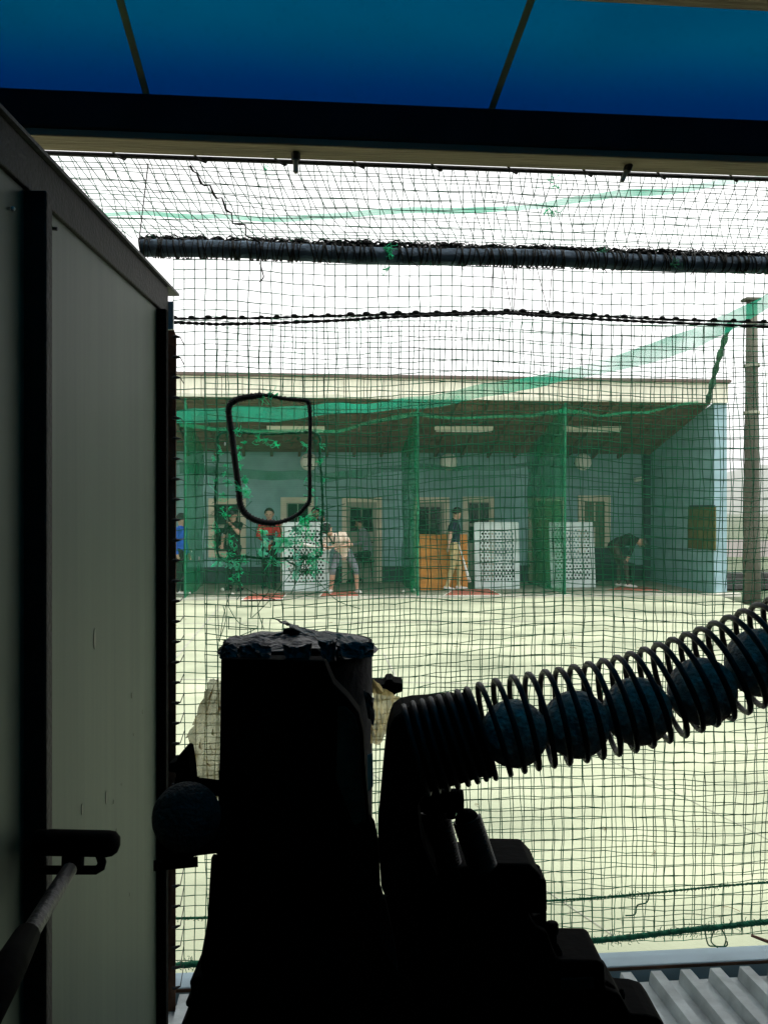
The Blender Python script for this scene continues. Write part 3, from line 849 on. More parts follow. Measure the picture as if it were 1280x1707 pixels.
# 6 seated person in grey hoodie
ft = PG(603, 972, .03)
o, child, k = person('person in grey hoodie sitting sideways in the doorway', ft, 1.68, R(-80)-BETA, dict(
    pelvis=(0,.13,.70), waist=(0,.12,.84), chest=(0,.06,1.06), neck=(0,.0,1.24), head=(0,-.06,1.38), look=(0,-1,-.15),
    shL=(.17,.03,1.19), elL=(.22,.0,.94), wrL=(.14,-.22,.88), shR=(-.17,.03,1.19), elR=(-.22,.0,.94), wrR=(-.14,-.22,.88),
    hiL=(.09,.10,.66), knL=(.11,-.26,.60), anL=(.11,-.18,.10), toL=(.12,-.34,.035), hiR=(-.09,.10,.66), knR=(-.11,-.22,.58), anR=(-.11,-.06,.10), toR=(-.12,-.22,.035)), greyh, black, black)
st = empty('stool', (ft.x+.12, ft.y, .03), 'dark stool under the person in grey hoodie', 'stool')
ss = Vector((ft.x+.13, ft.y+.0, 0))
MB().lathe((ss.x,ss.y,.50), [(.15,0),(.16,.02),(.16,.05),(.15,.06)], 18).build('seat', M['steel'], st)
for a in range(4):
    c_, s_ = math.cos(a*math.pi/2+.7), math.sin(a*math.pi/2+.7)
    MB().tube([(ss.x+.11*c_,ss.y+.11*s_,.50),(ss.x+.17*c_,ss.y+.17*s_,.031)], .012, 6).build('leg', M['steel'], st)
# 7 bending person
ft = PG(1035, 980, .03)
person('person in dark clothes bending forward near the end wall', ft, 1.66, R(78)-BETA, dict(
    pelvis=(0,.16,.90), waist=(0,.06,.98), chest=(0,-.16,1.05), neck=(0,-.34,1.04), head=(0,-.46,.98), look=(0,-.65,-1),
    shL=(.16,-.26,1.02), elL=(.18,-.22,.78), wrL=(.12,-.14,.60), shR=(-.16,-.26,1.02), elR=(-.18,-.20,.80), wrR=(-.12,-.12,.62),
    hiL=(.09,.14,.87), knL=(.11,.02,.49), anL=(.11,.05,.085), toL=(.12,-.12,.035), hiR=(-.09,.14,.87), knR=(-.11,-.10,.49), anR=(-.11,-.14,.085), toR=(-.12,-.30,.035)), black, brownp, white_shoe, sleeve=.8)
# 8 blue jacket at the frame edge
ft = PG(302, 993, .03)
o, child, k = person('person in blue jacket and black trousers at the brown net frame', ft, 1.56, R(75)-BETA, dict(
    look=(.1,-1,0)), blue_j, black, white_shoe, cap=black)
child(MB().tube([(.18,-.05,1.38),(.285,-.02,1.12),(.285,-.09,.90)], .014, 5), 'white_stripe', white_shoe)

# ================================================================== NEAR NETS
YN = 2.586
def nz(a, b_, c): return noise.noise(Vector((a, b_, c)))

def net(name, pos, nu, nv, keep, rad, m, parent, seed=0.0, knots=True, loose=0.0):
    """knotted netting: node grid pos(i,j) -> world point; keep(i,j,dirn) tells whether a cord segment exists"""
    pts = [[pos(i,j) for j in range(nv+1)] for i in range(nu+1)]
    V, Fc = [], []
    view = FWD
    def seg(a, b_, r):
        d = b_-a
        if d.length < 1e-6: return
        d.normalize()
        s1 = d.cross(view)
        if s1.length < .05: s1 = d.cross(UP)
        s1.normalize(); s2 = d.cross(s1)
        n0 = len(V)
        for p in (a, b_):
            for c_, s_ in ((1,0),(0,1),(-1,0),(0,-1)):
                V.append(p + r*(c_*s1+s_*s2))
        for q in range(4):
            Fc.append((n0+q, n0+(q+1)%4, n0+4+(q+1)%4, n0+4+q))
    rr = random.Random(int(seed*100)+3)
    for i in range(nu+1):
        for j in range(nv+1):
            if i < nu and keep(i,j,0): seg(pts[i][j], pts[i+1][j], rad*rr.uniform(.85,1.15))
            if j < nv and keep(i,j,1): seg(pts[i][j], pts[i][j+1], rad*rr.uniform(.85,1.15))
            if knots and (keep(i,j,0) or keep(i,j,1)):
                r = rad*rr.uniform(1.7,2.2); p = pts[i][j]; n0 = len(V)
                for d in ((1,0,0),(-1,0,0),(0,1,0),(0,-1,0),(0,0,1),(0,0,-1)):
                    V.append(p+Vector(d)*r)
                for a,b_,c in ((0,2,4),(2,1,4),(1,3,4),(3,0,4),(2,0,5),(1,2,5),(3,1,5),(0,3,5)):
                    Fc.append((n0+a,n0+b_,n0+c))
    mb = MB(); mb.v = [tuple(v) for v in V]; mb.f = Fc; mb.m = [0]*len(Fc)
    return mb.build(name, m, parent, smooth=True, kind='stuff')

def px_of(p):
    q = Vector(p)-Vector((0,0,CAMZ)); d = q.dot(FWD)
    return (640+F*q.dot(RGT)/d, 853.5-F*q.z/d)

# outline of the black rubber loop (photograph pixels)
loop_px = [(386,672),(398,665),(420,661),(445,659),(470,664),(500,667),(512,669),(516,680),(517,720),(516,770),(516,830),(510,843),(497,857),(475,868),(452,872),(429,868),(411,858),(401,842),(398,815),(392,770),(386,720),(381,685)]
def inside(poly, x, y):
    c = False; n_ = len(poly)
    for i in range(n_):
        x1,y1 = poly[i]; x2,y2 = poly[(i+1)%n_]
        if (y1>y)!=(y2>y) and x < (x2-x1)*(y-y1)/(y2-y1)+x1: c = not c
    return c

CELL = .0305
XA = PY(289, 1000, YN).x; XB = PY(1800, 1000, YN).x
ZTOP = PY(640, 424, YN).z; ZBOT = PY(640, 1602, YN).z
front_net = empty('pitching_net', (XA, YN, ZBOT), 'dark green knotted safety net hung from the thick pipe', 'net')
nuA = int((XB-XA)/CELL); nvA = int((ZTOP-ZBOT)/CELL)
def posA(i, j):
    u = XA+i*CELL; z = ZTOP-j*CELL
    edge = min(1, i/4)
    top_ = min(1, j/3)
    dx = (.010*nz(i*.11,j*.05,1.0)+.004*nz(i*.5,j*.35,5.)+.0035*nz(i*3.1,0,8.))*edge
    dz = (.019*nz(i*.07,j*.09,3.0)+.004*nz(i*.45,j*.6,9.)+.004*nz(0,j*3.3,4.))*top_
    dy = .03*nz(i*.06,j*.05,6.)+.006*nz(i*.4,j*.4,2.)
    p = Vector((u+dx, YN+dy*edge, z+dz))
    return p
cacheA = {}
def keepA(i, j, dirn):
    key = (i,j,dirn)
    if key not in cacheA:
        a = posA(i,j); b_ = posA(i+1,j) if dirn == 0 else posA(i,j+1)
        x_, y_ = px_of((a+b_)/2)
        ok = not inside(loop_px, x_, y_)
        # wear: pulled-out cords below the hole
        if 370 < x_ < 470 and 1010 < y_ < 1060 and rng.random() < .35: ok = False
        cacheA[key] = ok
    return cacheA[key]
net('mesh', posA, nuA, nvA, keepA, .00128, M['cord'], front_net, 1.0)

YN2 = YN+.10
back_net = empty('second_net', (PY(350,1000,YN2).x, YN2, ZBOT), 'second green net layer with a torn square hole and frayed edges', 'net')
XA2 = PY(343, 1000, YN2).x; ZT2 = PY(640, 533, YN2).z; ZB2 = PY(640, 1590, YN2).z
C2 = .0325
nuB = int((PY(1800,1000,YN2).x-XA2)/C2); nvB = int((ZT2-ZB2)/C2)
def posB(i, j):
    u = XA2+i*C2; z = ZT2-j*C2
    dx = .022*nz(i*.09,j*.06,21.)+.006*nz(i*.5,j*.4,25.)+.006*nz(i*3.7,1,28.)
    dz = .022*nz(i*.06,j*.11,33.)+.006*nz(i*.5,j*.5,39.)+.006*nz(1,j*3.9,44.)
    dz += -.02*math.sin(i*.16)*min(1,j/10)
    dy = .05*nz(i*.05,j*.06,46.)
    return Vector((u+dx, YN2+dy, z+dz*min(1,j/2)))
hole_px = [(366,724),(440,720),(530,723),(535,760),(538,840),(534,927),(460,930),(368,928),(360,850),(360,780)]
cacheB = {}
def keepB(i, j, dirn):
    key = (i,j,dirn)
    if key not in cacheB:
        a = posB(i,j); b_ = posB(i+1,j) if dirn == 0 else posB(i,j+1)
        x_, y_ = px_of((a+b_)/2)
        ok = not inside(hole_px, x_, y_)
        if 340 < x_ < 560 and 900 < y_ < 1050 and rng.random() < .12: ok = False
        cacheB[key] = ok
    return cacheB[key]
net('mesh', posB, nuB, nvB, keepB, .00120, M['cord'], back_net, 2.0)

# black loop, slightly lumpy, and binding tufts
def smooth_closed(pts, n_):
    out = []
    k = len(pts)
    for i in range(n_):
        t = i/n_*k; a = int(t); f_ = t-a
        p0,p1,p2,p3 = (Vector(pts[(a+q-1)%k]) for q in range(4))
        out.append(.5*((2*p1)+(-p0+p2)*f_+(2*p0-5*p1+4*p2-p3)*f_*f_+(-p0+3*p1-3*p2+p3)*f_**3))
    return out
lp = smooth_closed([PY(x_,y_,YN-.012) for x_,y_ in loop_px], 160)
lm = MB()
lr = [(.0088 if 0.62 < i/160 < 1.0 or i/160 < .12 else .0056)*(1+.2*nz(i*.9,3,0)) for i in range(161)]
lm.tube(lp+[lp[0]], lr, 8, cap=False)
loop = lm.build('rubber_loop', M['rope_black'], front_net, smooth=True)
loop['label'] = 'black rubber loop round the ball opening'
bind = MB()
for i in range(0,160,2):
    c = lp[i]; t = (lp[(i+1)%160]-lp[i-1]).normalized(); s1 = t.cross(FWD).normalized(); rr = lr[i]+.0012
    bind.tube([c+rr*(math.cos(a)*s1+math.sin(a)*FWD)+t*(.004*a/6.28) for a in [2*math.pi*q/8 for q in range(9)]], .0013, 4, cap=False)
bind.build('binding', M['rope_black'], loop, kind='stuff')

def rope(name, pts, r, m, parent, n_=60, lump=.15, sides=7, seed=0., strands=2, fuzz=0, fuzzm=None, fl=.02):
    "twisted rope along pts: strands wound on each other, optional loose fibres"
    L_ = lerp_list(pts, n_)
    mb = MB()
    for s in range(strands):
        pp = []
        for i,p in enumerate(L_):
            t = (L_[min(i+1,n_)]-L_[max(i-1,0)]).normalized()
            s1 = t.cross(FWD); s1 = s1.normalized() if s1.length > 1e-3 else UP; s2 = t.cross(s1)
            a = i*1.1+s*2*math.pi/strands
            jit = 1+lump*nz(i*.7,s,seed)
            pp.append(p + r*.45*jit*(math.cos(a)*s1+math.sin(a)*s2))
        mb.tube(pp, [r*.62*(1+lump*nz(i*.9,s+4,seed)) for i in range(n_+1)], sides)
    o = mb.build(name, m, parent, smooth=True)
    if fuzz:
        fb = MB(); rr = random.Random(int(seed*10)+5)
        for q in range(fuzz):
            p = L_[rr.randrange(n_+1)]
            d = Vector((rr.uniform(-1,1),rr.uniform(-.6,.6),rr.uniform(-1,1))).normalized()
            d2 = Vector((rr.uniform(-1,1),rr.uniform(-.6,.6),rr.uniform(-1,1)))
            l_ = fl*rr.uniform(.4,1.2)
            fb.tube([p, p+d*l_*.5, p+d*l_*.8+d2*l_*.35, p+d*l_+d2*l_*.1], .0009, 3)
        fb.build('loose_fibres', fuzzm or m, o, kind='stuff')
    return o

# border cord round the torn square hole + frayed tufts
hp = smooth_closed([PY(x_,y_,YN2-.01) for x_,y_ in [(366,724),(400,721),(440,724),(490,722),(530,724),(533,760),(536,800),(538,850),(535,890),(533,926),(490,930),(440,931),(400,927),(366,929),(362,890),(359,840),(361,790),(364,750)]], 180)
rope('hole_border', hp+[hp[0]], .0042, M['rope_green'], back_net, 180, .5, 5, 3.3, 2, 160, M['rope_green'], .02)
tr = random.Random(11)
def tuft(px, py, size, yplane, parent, nfib=7, m='fray'):
    c = PY(px, py, yplane)
    mb = MB()
    main = Vector((tr.uniform(-1,1), tr.uniform(-.4,.4), tr.uniform(-1,.5))).normalized()
    for q in range(nfib):
        d = (main+Vector((tr.gauss(0,.6),tr.gauss(0,.3),tr.gauss(0,.6)))).normalized()
        l_ = size*tr.uniform(.5,1.2); cu = Vector((tr.gauss(0,1),tr.gauss(0,.4),tr.gauss(0,1)))*l_*.35
        k2 = Vector((tr.gauss(0,1),tr.gauss(0,.4),tr.gauss(0,1)))*l_*.3
        pts = [c+k2*.3, c+d*l_*.3+cu*.4, c+d*l_*.6+cu, c+d*l_*.75+cu*.6+k2, c+d*l_*.6+cu*tr.uniform(-1,1)+k2*1.3]
        if q % 11 == 5:      # split film tape: flat curled ribbon with thickness
            s_ = d.cross(FWD).normalized()*min(.006,size*tr.uniform(.05,.13))
            mb.prism([pts[0]-s_*.3, pts[1]-s_*.5, pts[2]-s_*.7, pts[3]-s_*.9, pts[3]+s_*.8, pts[2]+s_*.6, pts[1]+s_*.5, pts[0]+s_*.3], FWD*.0008)
        else:
            mb.tube(pts, tr.uniform(.0005,.0010), 4)
    mb.build('frayed_tuft', M[m], parent)
for px,py,s in [(385,735,.02),(410,738,.015),(432,728,.02),(425,733,.02),(445,735,.02),(460,735,.035),(480,733,.03),(495,732,.03),(505,740,.02),(368,750,.02),(358,765,.025),(375,775,.02),(357,783,.02),(398,745,.02),(400,760,.025),(402,775,.02),(404,797,.03),(406,805,.025),(408,818,.055),(405,800,.02),(375,790,.02),(378,803,.03),(362,800,.025),(373,822,.03),(368,848,.03),(372,860,.035),(384,845,.02),(365,880,.03),(382,880,.025),(382,902,.05),(390,915,.035),(360,905,.02),(366,935,.055),(380,922,.04),(410,935,.05),(400,945,.03),(438,885,.035),(432,925,.04),(452,930,.05),(466,910,.05),(470,918,.045),(480,902,.04),(487,880,.07),(500,872,.06),(507,866,.05),(515,880,.05),(520,862,.03),(505,905,.05),(512,935,.05),(500,950,.06),(520,900,.05),(515,950,.05),(522,945,.045),(532,770,.03),(537,768,.035),(534,745,.03),(528,735,.035),(522,728,.03),(538,800,.02),(520,815,.025),(518,830,.03),(508,800,.015),(535,850,.03),(400,960,.03),(380,965,.02),(510,930,.05),(525,920,.05)]:
    tuft(px, py, s*tr.choice((.45,.6,.8)), YN2-.015+tr.uniform(-.01,.01), back_net, tr.randrange(7,13), tr.choice(('fray','fray','fray','rope_green')))
for px,py,s in [(448,658,.028),(440,662,.02),(400,812,.03),(392,718,.02)]:
    tuft(px, py, s, YN-.02, front_net, 8)
for px,py in [(371,892),(451,904),(332,931),(492,884),(375,740),(545,905)]:
    c = PY(px,py,YN2-.02)
    MB().sphere(c, .0045, 8, 6, (.55,.55,1.3)).build('white_bead', M['whitebit'], back_net, smooth=True)
def scrap(pa_, pb_2, sd_2):
    A = lerp_list([PY(x_,y_,YN2-.02) for x_,y_ in pa_], 12); B_ = lerp_list([PY(x_,y_,YN2-.03) for x_,y_ in pb_2], 12)
    vs = []
    for i in range(13):
        for j in range(6):
            p = A[i].lerp(B_[i], j/5)
            vs.append(p+Vector((nz(i*.9,j*.9,sd_2),nz(i*.7,j*.8,sd_2+3),nz(i*.8,j,sd_2+7)))*.006)
    q = MB(); q.add(vs, [(i*6+j,(i+1)*6+j,(i+1)*6+j+1,i*6+j+1) for i in range(12) for j in range(5) if nz(i*1.3,j*1.7,sd_2+20) > -.18])
    q.build('net_scrap', M['scrap'], back_net)
scrap([(500,868),(487,884),(470,902),(452,912)],[(512,872),(498,892),(482,912),(462,926)],1.)
scrap([(432,882),(438,900),(430,925)],[(446,884),(450,905),(444,930)],2.)
scrap([(455,893),(475,897),(498,893)],[(458,903),(478,910),(500,905)],3.)
scrap([(366,930),(385,934),(402,940)],[(352,944),(374,946),(396,952)],4.)
scrap([(512,925),(516,945),(520,962)],[(524,922),(530,946),(527,966)],5.)
scrap([(404,812),(412,810),(418,816)],[(402,826),(410,828),(416,822)],6.)
scrap([(484,915),(492,940),(486,965)],[(500,918),(504,942),(496,968)],7.)
# pulled cords dangling from the hole
def dangle(pts, yp, parent, m='cord', r=.0012):
    L_ = [PY(x_,y_,yp+.006*((i*7)%3-1)) for i,(x_,y_) in enumerate(pts)]
    out = []
    for i in range(len(L_)-1):
        for q in range(4):
            t = q/4
            p0,p1,p2,p3 = L_[max(i-1,0)],L_[i],L_[i+1],L_[min(i+2,len(L_)-1)]
            out.append(.5*((2*p1)+(-p0+p2)*t+(2*p0-5*p1+4*p2-p3)*t*t+(-p0+3*p1-3*p2+p3)*t**3))
    out.append(L_[-1])
    MB().tube(out, r, 5).build('loose_cord', M[m], parent, smooth=True)
for pts in [[(366,930),(420,965),(470,985),(540,975),(590,950)],[(372,940),(400,975),(460,1000),(520,990),(575,965)],[(405,930),(380,1000),(372,1030),(366,1070)],[(440,935),(450,980),(430,1010),(440,1050)],[(380,1010),(400,1040),(430,1045),(400,1060),(372,1068)],[(470,930),(520,960),(560,1000),(600,1015)],[(490,950),(450,1000),(420,1030)],[(400,870),(440,890),(500,880),(540,850)],[(362,845),(400,850),(420,835)],[(360,905),(410,895),(450,900),(520,905)],[(500,870),(540,850),(575,840)],[(530,925),(500,960),(485,990)],[(372,1010),(376,1035),(365,1068)],[(460,860),(470,900),(455,935)],[(430,870),(425,900),(432,940)],[(385,960),(402,985),(395,1000)]]:
    dangle(pts, YN2-.02, back_net)

# thick galvanised pipe with net lashed along it
pz = PY(640, 424, YN).z
pxa, pxb = PY(235, 420, YN).x, PY(1800, 450, YN).x
pe = empty('net_pipe', (pxa, YN, pz), 'thick blue-grey pipe wrapped with lashing cord high across the net', 'pipe')
MB().tube([(pxa+(pxb-pxa)*i/20, YN, pz+.004*math.sin(i)) for i in range(21)], .0245, 18).build('tube', M['pipe'], pe, smooth=True)
pl = random.Random(4)
lash = MB()
x = pxa
while x < pxb:
    st_ = pl.uniform(.006,.030); rr = .0245+.0022
    sgn = pl.choice((1,-1)); n_ = 12
    lash.tube([Vector((x+sgn*st_*1.4*q/n_, YN+rr*math.sin(2*math.pi*q/n_), pz+rr*math.cos(2*math.pi*q/n_))) for q in range(n_+1)], pl.uniform(.0012,.0026), 5)
    x += st_*.55
lash.build('lashing', M['rope_black'], pe, smooth=True)
bun = MB()
for q in range(9):
    pts = []
    x = pxa
    while x < pxb:
        pts.append(Vector((x, YN+pl.uniform(-.016,.012), pz+.024+pl.uniform(-.008,.012)))); x += .018
    bun.tube(pts, .0030, 5)
for q in range(520):
    x = pl.uniform(pxa,pxb); c = Vector((x, YN+pl.uniform(-.015,.01), pz+.026)); a = pl.uniform(0,6.28); rad = pl.uniform(.005,.014)
    st0 = pl.uniform(-.5,.5); 
    bun.tube([c+Vector((rad*math.cos(st0+k_*.8), .004*math.sin(k_*2+a), abs(rad)*math.sin(st0+k_*.8)*1.1)) for k_ in range(6)], .0013, 4)
for q in range(40):
    x = pl.uniform(pxa,pxb); c = Vector((x, YN-.02, pz-.022)); dx = pl.uniform(-.02,.02)
    bun.tube([c, c+Vector((dx*.5,0,-.008)), c+Vector((dx,0,-.004-pl.uniform(0,.02)))], .0013, 4)
bun.build('net_gathering', M['rope_black'], pe, kind='stuff')
dangle([(433,437),(437,452),(439,462),(433,469)], YN-.02, pe, 'rope_black', .002)
for px,py in [(640,412),(645,418),(650,445),(1005,420),(1118,440)]:
    tuft(px, py, .03, YN-.028, pe, 8, 'rope_green' if px > 1000 else 'fray')

# doubled thin rope below the pipe, pulled up by strings
yr = YN-.02
ro = empty('net_ropes', PY(285,535,yr), 'pair of thin black ropes strung across the net below the pipe', 'rope')
up_ = [(280,531),(440,530),(560,526),(640,524),(760,521),(850,519),(900,522),(1000,527),(1100,532),(1300,538),(1800,548)]
dn_ = [(280,537),(360,540),(440,539),(560,534),(640,529),(760,524),(850,522),(900,526),(1000,532),(1100,537),(1300,545),(1800,556)]
rope('upper_rope', [PY(a,b_,yr) for a,b_ in up_], .0042, M['rope_black'], ro, 220, .2, 5, 1.1)
rope('lower_rope', [PY(a,b_,yr-.012) for a,b_ in dn_], .0050, M['rope_black'], ro, 220, .4, 5, 2.1, 2, 80, M['rope_black'], .012)
kn = MB(); 
for x in [float(v) for v in range(290,1290,29)]:
    t = (x-280)/1020*(len(up_)-1); kk = 0
    for kk in range(len(up_)-1):
        if up_[kk][0] <= x <= up_[kk+1][0]: break
    f_ = (x-up_[kk][0])/(up_[kk+1][0]-up_[kk][0]); yy = up_[kk][1]*(1-f_)+up_[kk+1][1]*f_
    kn.sphere(PY(x+pl.uniform(-5,5), yy-2, yr-.004), pl.uniform(.006,.009), 7, 5, (1.4,1,.8))
kn.build('knots', M['rope_black'], ro, smooth=True, kind='stuff')
for a,b_ in [((816,520),(822,442)),((853,520),(838,442)),((856,518),(862,443)),((914,522),(895,447)),((914,522),(921,447))]:
    MB().tube([PY(*a,yr), PY(*b_,YN-.026)], .0011, 4).build('tie_string', M['rope_black'], ro)

# top net between the eave rod and the pipe
YROD = 2.36
zrod = PY(640, 275, YROD).z
tn = empty('eave_net', (0, YROD, zrod), 'sloping green net between the eave rod and the thick pipe', 'net')
xa_, xb_ = PY(60,265,YROD).x, PY(1850,300,YROD).x
def make_top(seed, cell, shear, sag, skip):
    nu = int((xb_-xa_)/cell)+14; nv = 9
    def pos(i, j):
        t = j/nv
        p = Vector((xa_-.25+i*cell+shear*t*(1+.6*nz(i*.03,seed,0))+.012*nz(i*.2,j*.3,seed)+.006*nz(i*2.7,seed,1), YROD+(YN-YROD)*t, zrod+(pz+.028-zrod)*t))
        p.z += -sag*math.sin(math.pi*t)*(1+.8*nz(i*.05,1,seed)) + .010*nz(i*.13,j*.5,seed+3)*math.sin(math.pi*t)
        return p
    def keep(i, j, dirn):
        if dirn == 0 and (j == 0 or j == nv): return False
        if dirn == 1 and j >= nv: return False
        q = px_of(pos(i,j)); return q[0] > 70
    net('mesh', pos, nu, nv, keep, .00105, M['cord'], tn, seed)
make_top(3.0, .030, .14, .02, 0)
make_top(4.0, .033, .03, -.01, 0)
# repair cord knotted diagonally, and a tie string
rp_ = [(317,276),(322,285),(328,288),(335,305),(341,309),(350,308),(357,325),(362,330),(370,329),(377,350),(386,355),(388,372),(398,373),(409,374),(410,393),(424,397),(434,405)]
L_ = [PY(x_,y_,YROD+(YN-YROD)*(y_-270)/140-.01) for x_,y_ in rp_]
MB().tube(L_, [.0022+.0012*((i%3)==0) for i in range(len(L_))], 6).build('repair_cord', M['rope_black'], tn, smooth=True)
MB().tube([PY(247,272,YROD), PY(232,400,YN-.03)], .0016, 5).build('tie_string', M['steel'], tn)
for px,py in [(912,300),(925,308),(912,350),(920,352),(915,345),(440,278)]:
    tuft(px, py, .025, 2.45, tn, 6, 'fray')

# green ropes at the foot of the net
fr_ = empty('foot_ropes', PY(640,1585,YN), 'two dark green ropes threaded along the foot of the net', 'rope')
rope('thin_rope', [PY(x_,y_,YN+.02) for x_,y_ in [(285,1532),(345,1531),(600,1522),(905,1503),(1000,1497),(1100,1488),(1200,1478),(1320,1468),(1800,1428)]], .0036, M['rope_green'], fr_, 380, .6, 5, 5.1, 2, 260, M['rope_green'], .012)
rope('thick_rope', [PY(x_,y_,YN-.01) for x_,y_ in [(282,1611),(330,1608),(600,1597),(925,1574),(1000,1568),(1060,1562),(1130,1553),(1200,1546),(1320,1533),(1800,1485)]], .0085, M['rope_green'], fr_, 380, .5, 6, 6.1, 3, 500, M['rope_green'], .022)
for pts in [[(1175,1553),(1180,1575),(1190,1578),(1210,1578),(1212,1570)],[(1190,1552),(1185,1570),(1196,1580)],[(1203,1550),(1210,1565),(1207,1578)],[(1082,1490),(1078,1505),(1062,1510),(1058,1525),(1042,1527)]]:
    dangle(pts, YN-.01, fr_, 'rope_green', .0022)

# ================================================================== SHED: eave, roof, sill, deck, walls
YI = 2.20
zb0 = PY(640, 246, YI).z
ztop = PY(640, 192, YI).z
beam = empty('eave_beam', (0, YI, zb0), 'dark timber eave beam with bare wooden underside above the net', 'beam')
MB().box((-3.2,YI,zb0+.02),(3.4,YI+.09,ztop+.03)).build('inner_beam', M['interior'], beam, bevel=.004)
MB().box((-3.2,YI+.004,zb0),(3.4,YI+.095,zb0+.019)).build('bottom_board', M['wood'], beam, bevel=.004)
MB().box((-3.2,YI+.12,ztop+.10),(3.4,YI+.22,ztop+.26)).build('added_shade_board', M['interior'], beam)  # unseen board, added above the sheet to shade its lower edge
for xx in (-2.6,-1.3,0.3,1.6,2.9):
    MB().box((xx,YI+.085,ztop-.0),(xx+.04,YI+.14,ztop+.2)).build('added_board_bracket', M['steel'], beam)  # brackets made up to carry the added shading board
for px,py in ((493,258),(1049,272)):
    c = PY(px,py,YI+.05); c.z = zb0
    e = empty('hanging_bolt', c, 'short pale bolt hanging under the eave beam at '+('the left half' if px < 640 else 'the right half'), 'bolt', 'bolts under the eave beam')
    t_ = Vector((0,0,-1)) if px < 640 else Vector((-.45,-.1,-.9)).normalized()
    MB().tube([c, c+t_*.018], .011, 6).build('nut', M['steel'], e)
    MB().tube([c+t_*.018, c+t_*.048, c+t_*.052], [.0065,.0065,.003], 8).build('shank', M['label'], e, smooth=True)
rod = empty('eave_rod', (0,YROD,zrod), 'thin dark steel rod just under the eave beam carrying the net', 'rod')
MB().tube([(xa_-.3,YROD,zrod),(xb_,YROD,zrod)], .0062, 10).build('bar', M['steel'], rod, smooth=True)
wl = MB()
x = xa_
while x < xb_:
    p = Vector((x, YROD, zrod))
    wl.tube([p+Vector((-.05,-.06,.035)), p+Vector((-.02,-.012,.012)), p+Vector((0,-.008,-.006)), p+Vector((.015,.004,-.008)), p+Vector((.022,.006,.004))], .0028, 5)
    x += .205
wl.build('wire_ties', M['steel'], rod, smooth=True, kind='stuff')
# blue translucent roof, sloping up towards the camera
SLP = .141
def rz(y): return ztop+.033+(YI+.09-y)*SLP
rf = empty('shed_roof', (0, YI, ztop), 'blue translucent sheet roof over the pitching shed with darker joint strips', 'roof')
YBK = -1.6
rx1 = PY(241, 180, YI).x; rx2 = PY(823, 190, YI).x
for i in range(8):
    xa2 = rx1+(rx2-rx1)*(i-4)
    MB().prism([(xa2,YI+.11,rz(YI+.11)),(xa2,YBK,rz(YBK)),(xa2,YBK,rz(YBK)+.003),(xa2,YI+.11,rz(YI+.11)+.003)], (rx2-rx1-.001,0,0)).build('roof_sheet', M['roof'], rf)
rx1 = PY(241, 180, YI).x; rx2 = PY(823, 190, YI).x
for k_ in range(-4,5):
    xx = rx1+(rx2-rx1)*k_
    MB().prism([(xx-.008,YI+.10,rz(YI+.10)-.004),(xx-.008,YBK,rz(YBK)-.004),(xx-.008,YBK,rz(YBK)-.002),(xx-.008,YI+.10,rz(YI+.10)-.002)], (.016,0,0)).build('lap_strip', M['lap'], rf)
yp = 1.73
c0 = PY(1280, 8, yp)
MB().prism([(-3.2,yp-.03,rz(yp)-.055),(-3.2,yp+.03,rz(yp)-.06),(-3.2,yp+.03,rz(yp)-.008),(-3.2,yp-.03,rz(yp)-.004)], (6.6,0,0)).build('purlin', M['wood'], rf)

# walls and floor of the shed around and behind the camera
ZFL = .30
def wall(name, a, b_, m='interior'):
    return tag(MB().box(a, b_).build(name, M[m]), name.replace('_',' ')+' of the dark pitching shed behind the view', 'wall', kind='structure')
wall('wall_back', (-3.3,YBK-.1,0), (3.5,YBK,3.3))
wall('wall_right', (3.4,YBK,0), (3.5,YI+.4,3.3))
wall('wall_left', (-3.3,YBK,0), (-3.2,YI+.4,3.3))
tag(MB().box((-3.2,YBK,0),(3.4,2.20,ZFL-.05)).build('shed_floor', M['floor']), 'dark raised floor of the pitching shed', 'floor', kind='structure')

# sill and ribbed deck
ys0 = YN-.05
zs = PY(900, 1618, ys0).z
sill = tag(MB().box((XA-.1,ys0,zs-.10),(XB+.3,ys0+.085,zs)).build('net_sill', M['sill'], bevel=.004), 'pale blue painted sill along the foot of the net', 'sill')
MB().box((XA-.1,ys0-.003,zs-.012),(XB+.3,ys0-.001,zs-.003)).build('rust_line', M['rust'], sill)
deck = empty('ribbed_deck', (1, 2.3, zs), 'white ribbed metal deck sheet at the foot of the net', 'deck')
zd = PY(1040, 1620, ys0-.05).z
x = PY(1030,1620,ys0-.05).x - .088*14
MB().box((-.9,1.95,zd-.05),(2.6,ys0-.045,zd-.036)).build('base_sheet', M['whitepaint'], deck)
while x < 2.6:
    MB().prism([(x,1.95,zd-.035),(x+.006,1.95,zd),(x+.036,1.95,zd),(x+.042,1.95,zd-.035)], (0,ys0-.055-1.95,0)).build('rib', M['whitepaint'], deck)
    x += .088
MB().box((-.9,1.90,ZFL-.1),(2.6,1.949,zd-.0505)).build('support', M['steel'], deck)
tw = tag(MB().tube([PY(1252,1560,2.53), PY(1300,1578,2.50), PY(1340,1585,2.48)], [.004,.006,.006], 7).build('stick', mat('reddish_stick',(.22,.10,.07),.8), smooth=True), 'thin reddish stick poking over the sill at the frame edge', 'stick')

